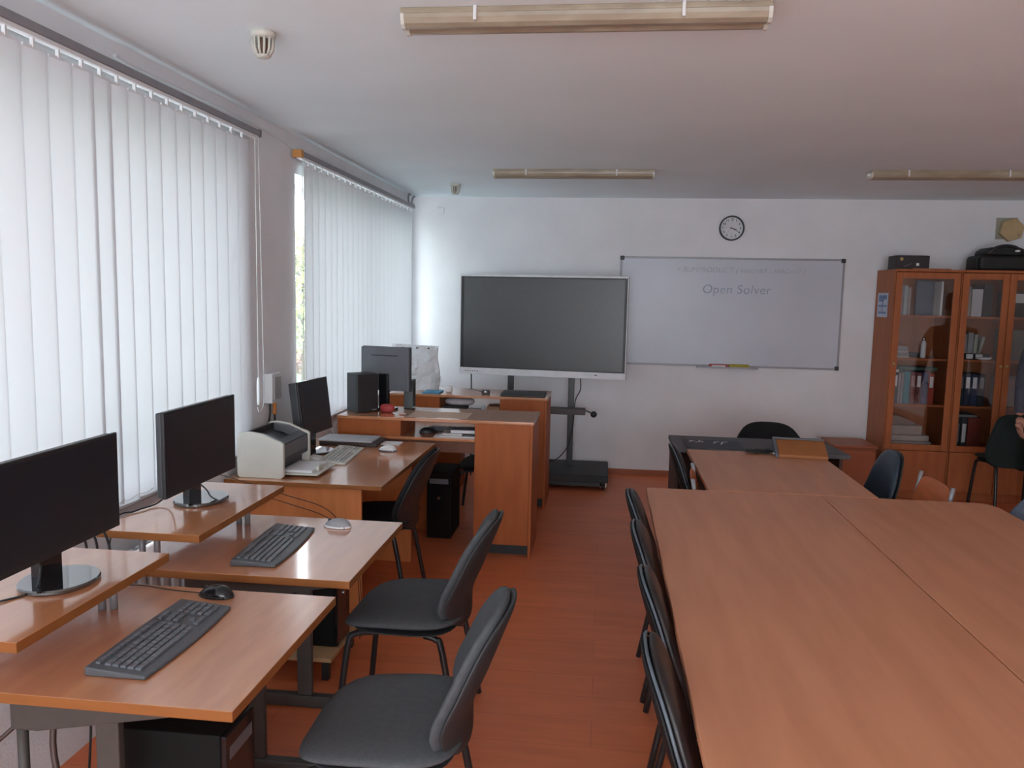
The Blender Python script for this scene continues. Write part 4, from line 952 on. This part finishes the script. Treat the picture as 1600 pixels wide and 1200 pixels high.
# ------------------------------------------------------------------ person at the right edge
def skin_body(name, m, verts, edges, root, parent=None, sub=2):
    me = bpy.data.meshes.new(name); me.from_pydata([v[:3] for v in verts], edges, []); me.update()
    o = bpy.data.objects.new(name, me); C.objects.link(o); me.materials.append(M[m])
    sk = o.modifiers.new('skin', 'SKIN'); sk.use_smooth_shade = True
    if not me.skin_vertices: me.skin_vertices.new()
    for i, v in enumerate(verts):
        r = v[3]; me.skin_vertices[0].data[i].radius = r if isinstance(r, tuple) else (r, r)
        me.skin_vertices[0].data[i].use_root = (i == root)
    s = o.modifiers.new('sub', 'SUBSURF'); s.levels = sub; s.render_levels = sub
    if parent: o.parent = parent
    return o
pt = thing('person', 'person in grey sweater standing at the right edge, arm hanging down', 'person', (3.285, 6.18, 0), 0)
SH = 1.42
V = [(0, 0, .95, (.15, .10)), (0, 0, 1.08, (.145, .095)), (0, 0, 1.25, (.16, .10)), (0, 0, SH, (.13, .08)), (0, -.01, 1.50, .055), (0, -.02, 1.60, .075), (0, -.015, 1.68, (.078, .09)), (0, -.01, 1.75, .055),
     (-.17, 0, SH, .055), (-.225, -.005, 1.30, .05), (-.25, -.01, 1.14, .043), (-.262, -.03, 1.0, .036), (-.268, -.045, .88, .027),
     (.17, 0, SH, .055), (.235, .0, 1.14, .043), (.25, -.04, .88, .027),
     (-.09, 0, .86, .09), (-.095, 0, .50, .058), (-.10, .02, .10, .04), (-.10, -.04, .035, .035), (-.10, -.14, .025, .028),
     (.09, 0, .86, .09), (.095, 0, .50, .058), (.10, .02, .10, .04), (.10, -.04, .035, .035), (.10, -.14, .025, .028)]
E_ = [(0, 1), (1, 2), (2, 3), (3, 4), (4, 5), (5, 6), (6, 7), (3, 8), (8, 9), (9, 10), (10, 11), (11, 12), (3, 13), (13, 14), (14, 15), (0, 16), (16, 17), (17, 18), (18, 19), (19, 20), (0, 21), (21, 22), (22, 23), (23, 24), (24, 25)]
body = skin_body('body', 'skin', V, E_, 0, pt)
# sweater and trousers as slightly larger surfaces
S = [(0, 0, .97, (.165, .115)), (0, 0, 1.08, (.16, .11)), (0, 0, 1.25, (.172, .113)), (0, 0, SH, (.14, .09)), (0, -.005, 1.475, .065),
     (-.17, 0, SH-.005, .066), (-.225, -.005, 1.30, .06), (-.25, -.01, 1.14, .053), (-.262, -.03, 1.0, .047), (-.267, -.042, .895, .040),
     (.17, 0, SH-.005, .066), (.235, 0, 1.14, .053), (.25, -.038, .895, .040)]
skin_body('sweater', 'sweater', S, [(0, 1), (1, 2), (2, 3), (3, 4), (3, 5), (5, 6), (6, 7), (7, 8), (8, 9), (3, 10), (10, 11), (11, 12)], 0, pt)
T = [(0, 0, .97, (.155, .11)), (-.09, 0, .84, .10), (-.095, 0, .50, .075), (-.10, .015, .12, .062), (.09, 0, .84, .10), (.095, 0, .50, .075), (.10, .015, .12, .062)]
skin_body('trousers', 'denim', T, [(0, 1), (1, 2), (2, 3), (0, 4), (4, 5), (5, 6)], 0, pt)
for s_ in (-1, 1):
    MB().pad(lambda a, b, s_=s_: (s_*.10+.048*a, -.055+.125*b, .045), .042, 2.6).build('shoe', 'blackg', pt, smooth=True)
MB().lathe([(.03, 1.80), (.075, 1.775), (.09, 1.73), (.093, 1.68), (.086, 1.64)], (0, .008, 0), 20, sx=.92, sy=1.0).build('hair', 'hair', pt, smooth=True)
# face
MB().tube([(0, -.10, 1.665), (0, -.118, 1.635), (0, -.105, 1.625)], .010, 8).build('nose', 'skin', pt, smooth=True)
for s_ in (-1, 1):
    MB().lathe([(.004, -.011), (.011, -.004), (.012, .004), (.004, .011)], (s_*.031, -.092, 1.672), 12, 'y').build('eye', 'paper', pt, smooth=True)
    MB().pad(lambda a, b, s_=s_: (s_*.083, .012*a, 1.655+.028*b), .007, 2).build('ear', 'skin', pt, smooth=True)
MB().tube([(-.022, -.092, 1.59), (0, -.099, 1.588), (.022, -.092, 1.59)], .0055, 6).build('mouth', plain('lips', (.35, .10, .08)), pt, smooth=True)
# hands: palm and fingers as one skinned mesh each
def hand_mesh(sx, hx_, hy, hz):
    V = [(hx_, hy, hz, (.026, .022)), (hx_-.002*sx, hy-.006, hz-.045, (.036, .018)), (hx_-.002*sx, hy-.012, hz-.085, (.038, .016))]
    Ed = [(0, 1), (1, 2)]
    for k, (off, ln) in enumerate(((-.030, .070), (-.010, .080), (.011, .076), (.030, .060))):
        base = (hx_+0, hy-.012+off, hz-.088); i = len(V)
        V += [(base[0], base[1], base[2], .0095), (base[0]-.004*sx*-1, base[1]-.002, base[2]-ln*.45, .009), (base[0]+.016*sx, base[1]-.004, base[2]-ln*.8, .0085), (base[0]+.030*sx, base[1]-.004, base[2]-ln*.92, .0075)]
        Ed += [(2, i), (i, i+1), (i+1, i+2), (i+2, i+3)]
    i = len(V); V += [(hx_+.006*sx, hy-.038, hz-.045, .012), (hx_+.016*sx, hy-.056, hz-.075, .010), (hx_+.022*sx, hy-.058, hz-.100, .0085)]
    Ed += [(1, i), (i, i+1), (i+1, i+2)]
    return skin_body('hand', 'skin', V, Ed, 0, pt, 1)
hand_mesh(1, -.268, -.046, .885); hand_mesh(-1, .25, -.041, .885)
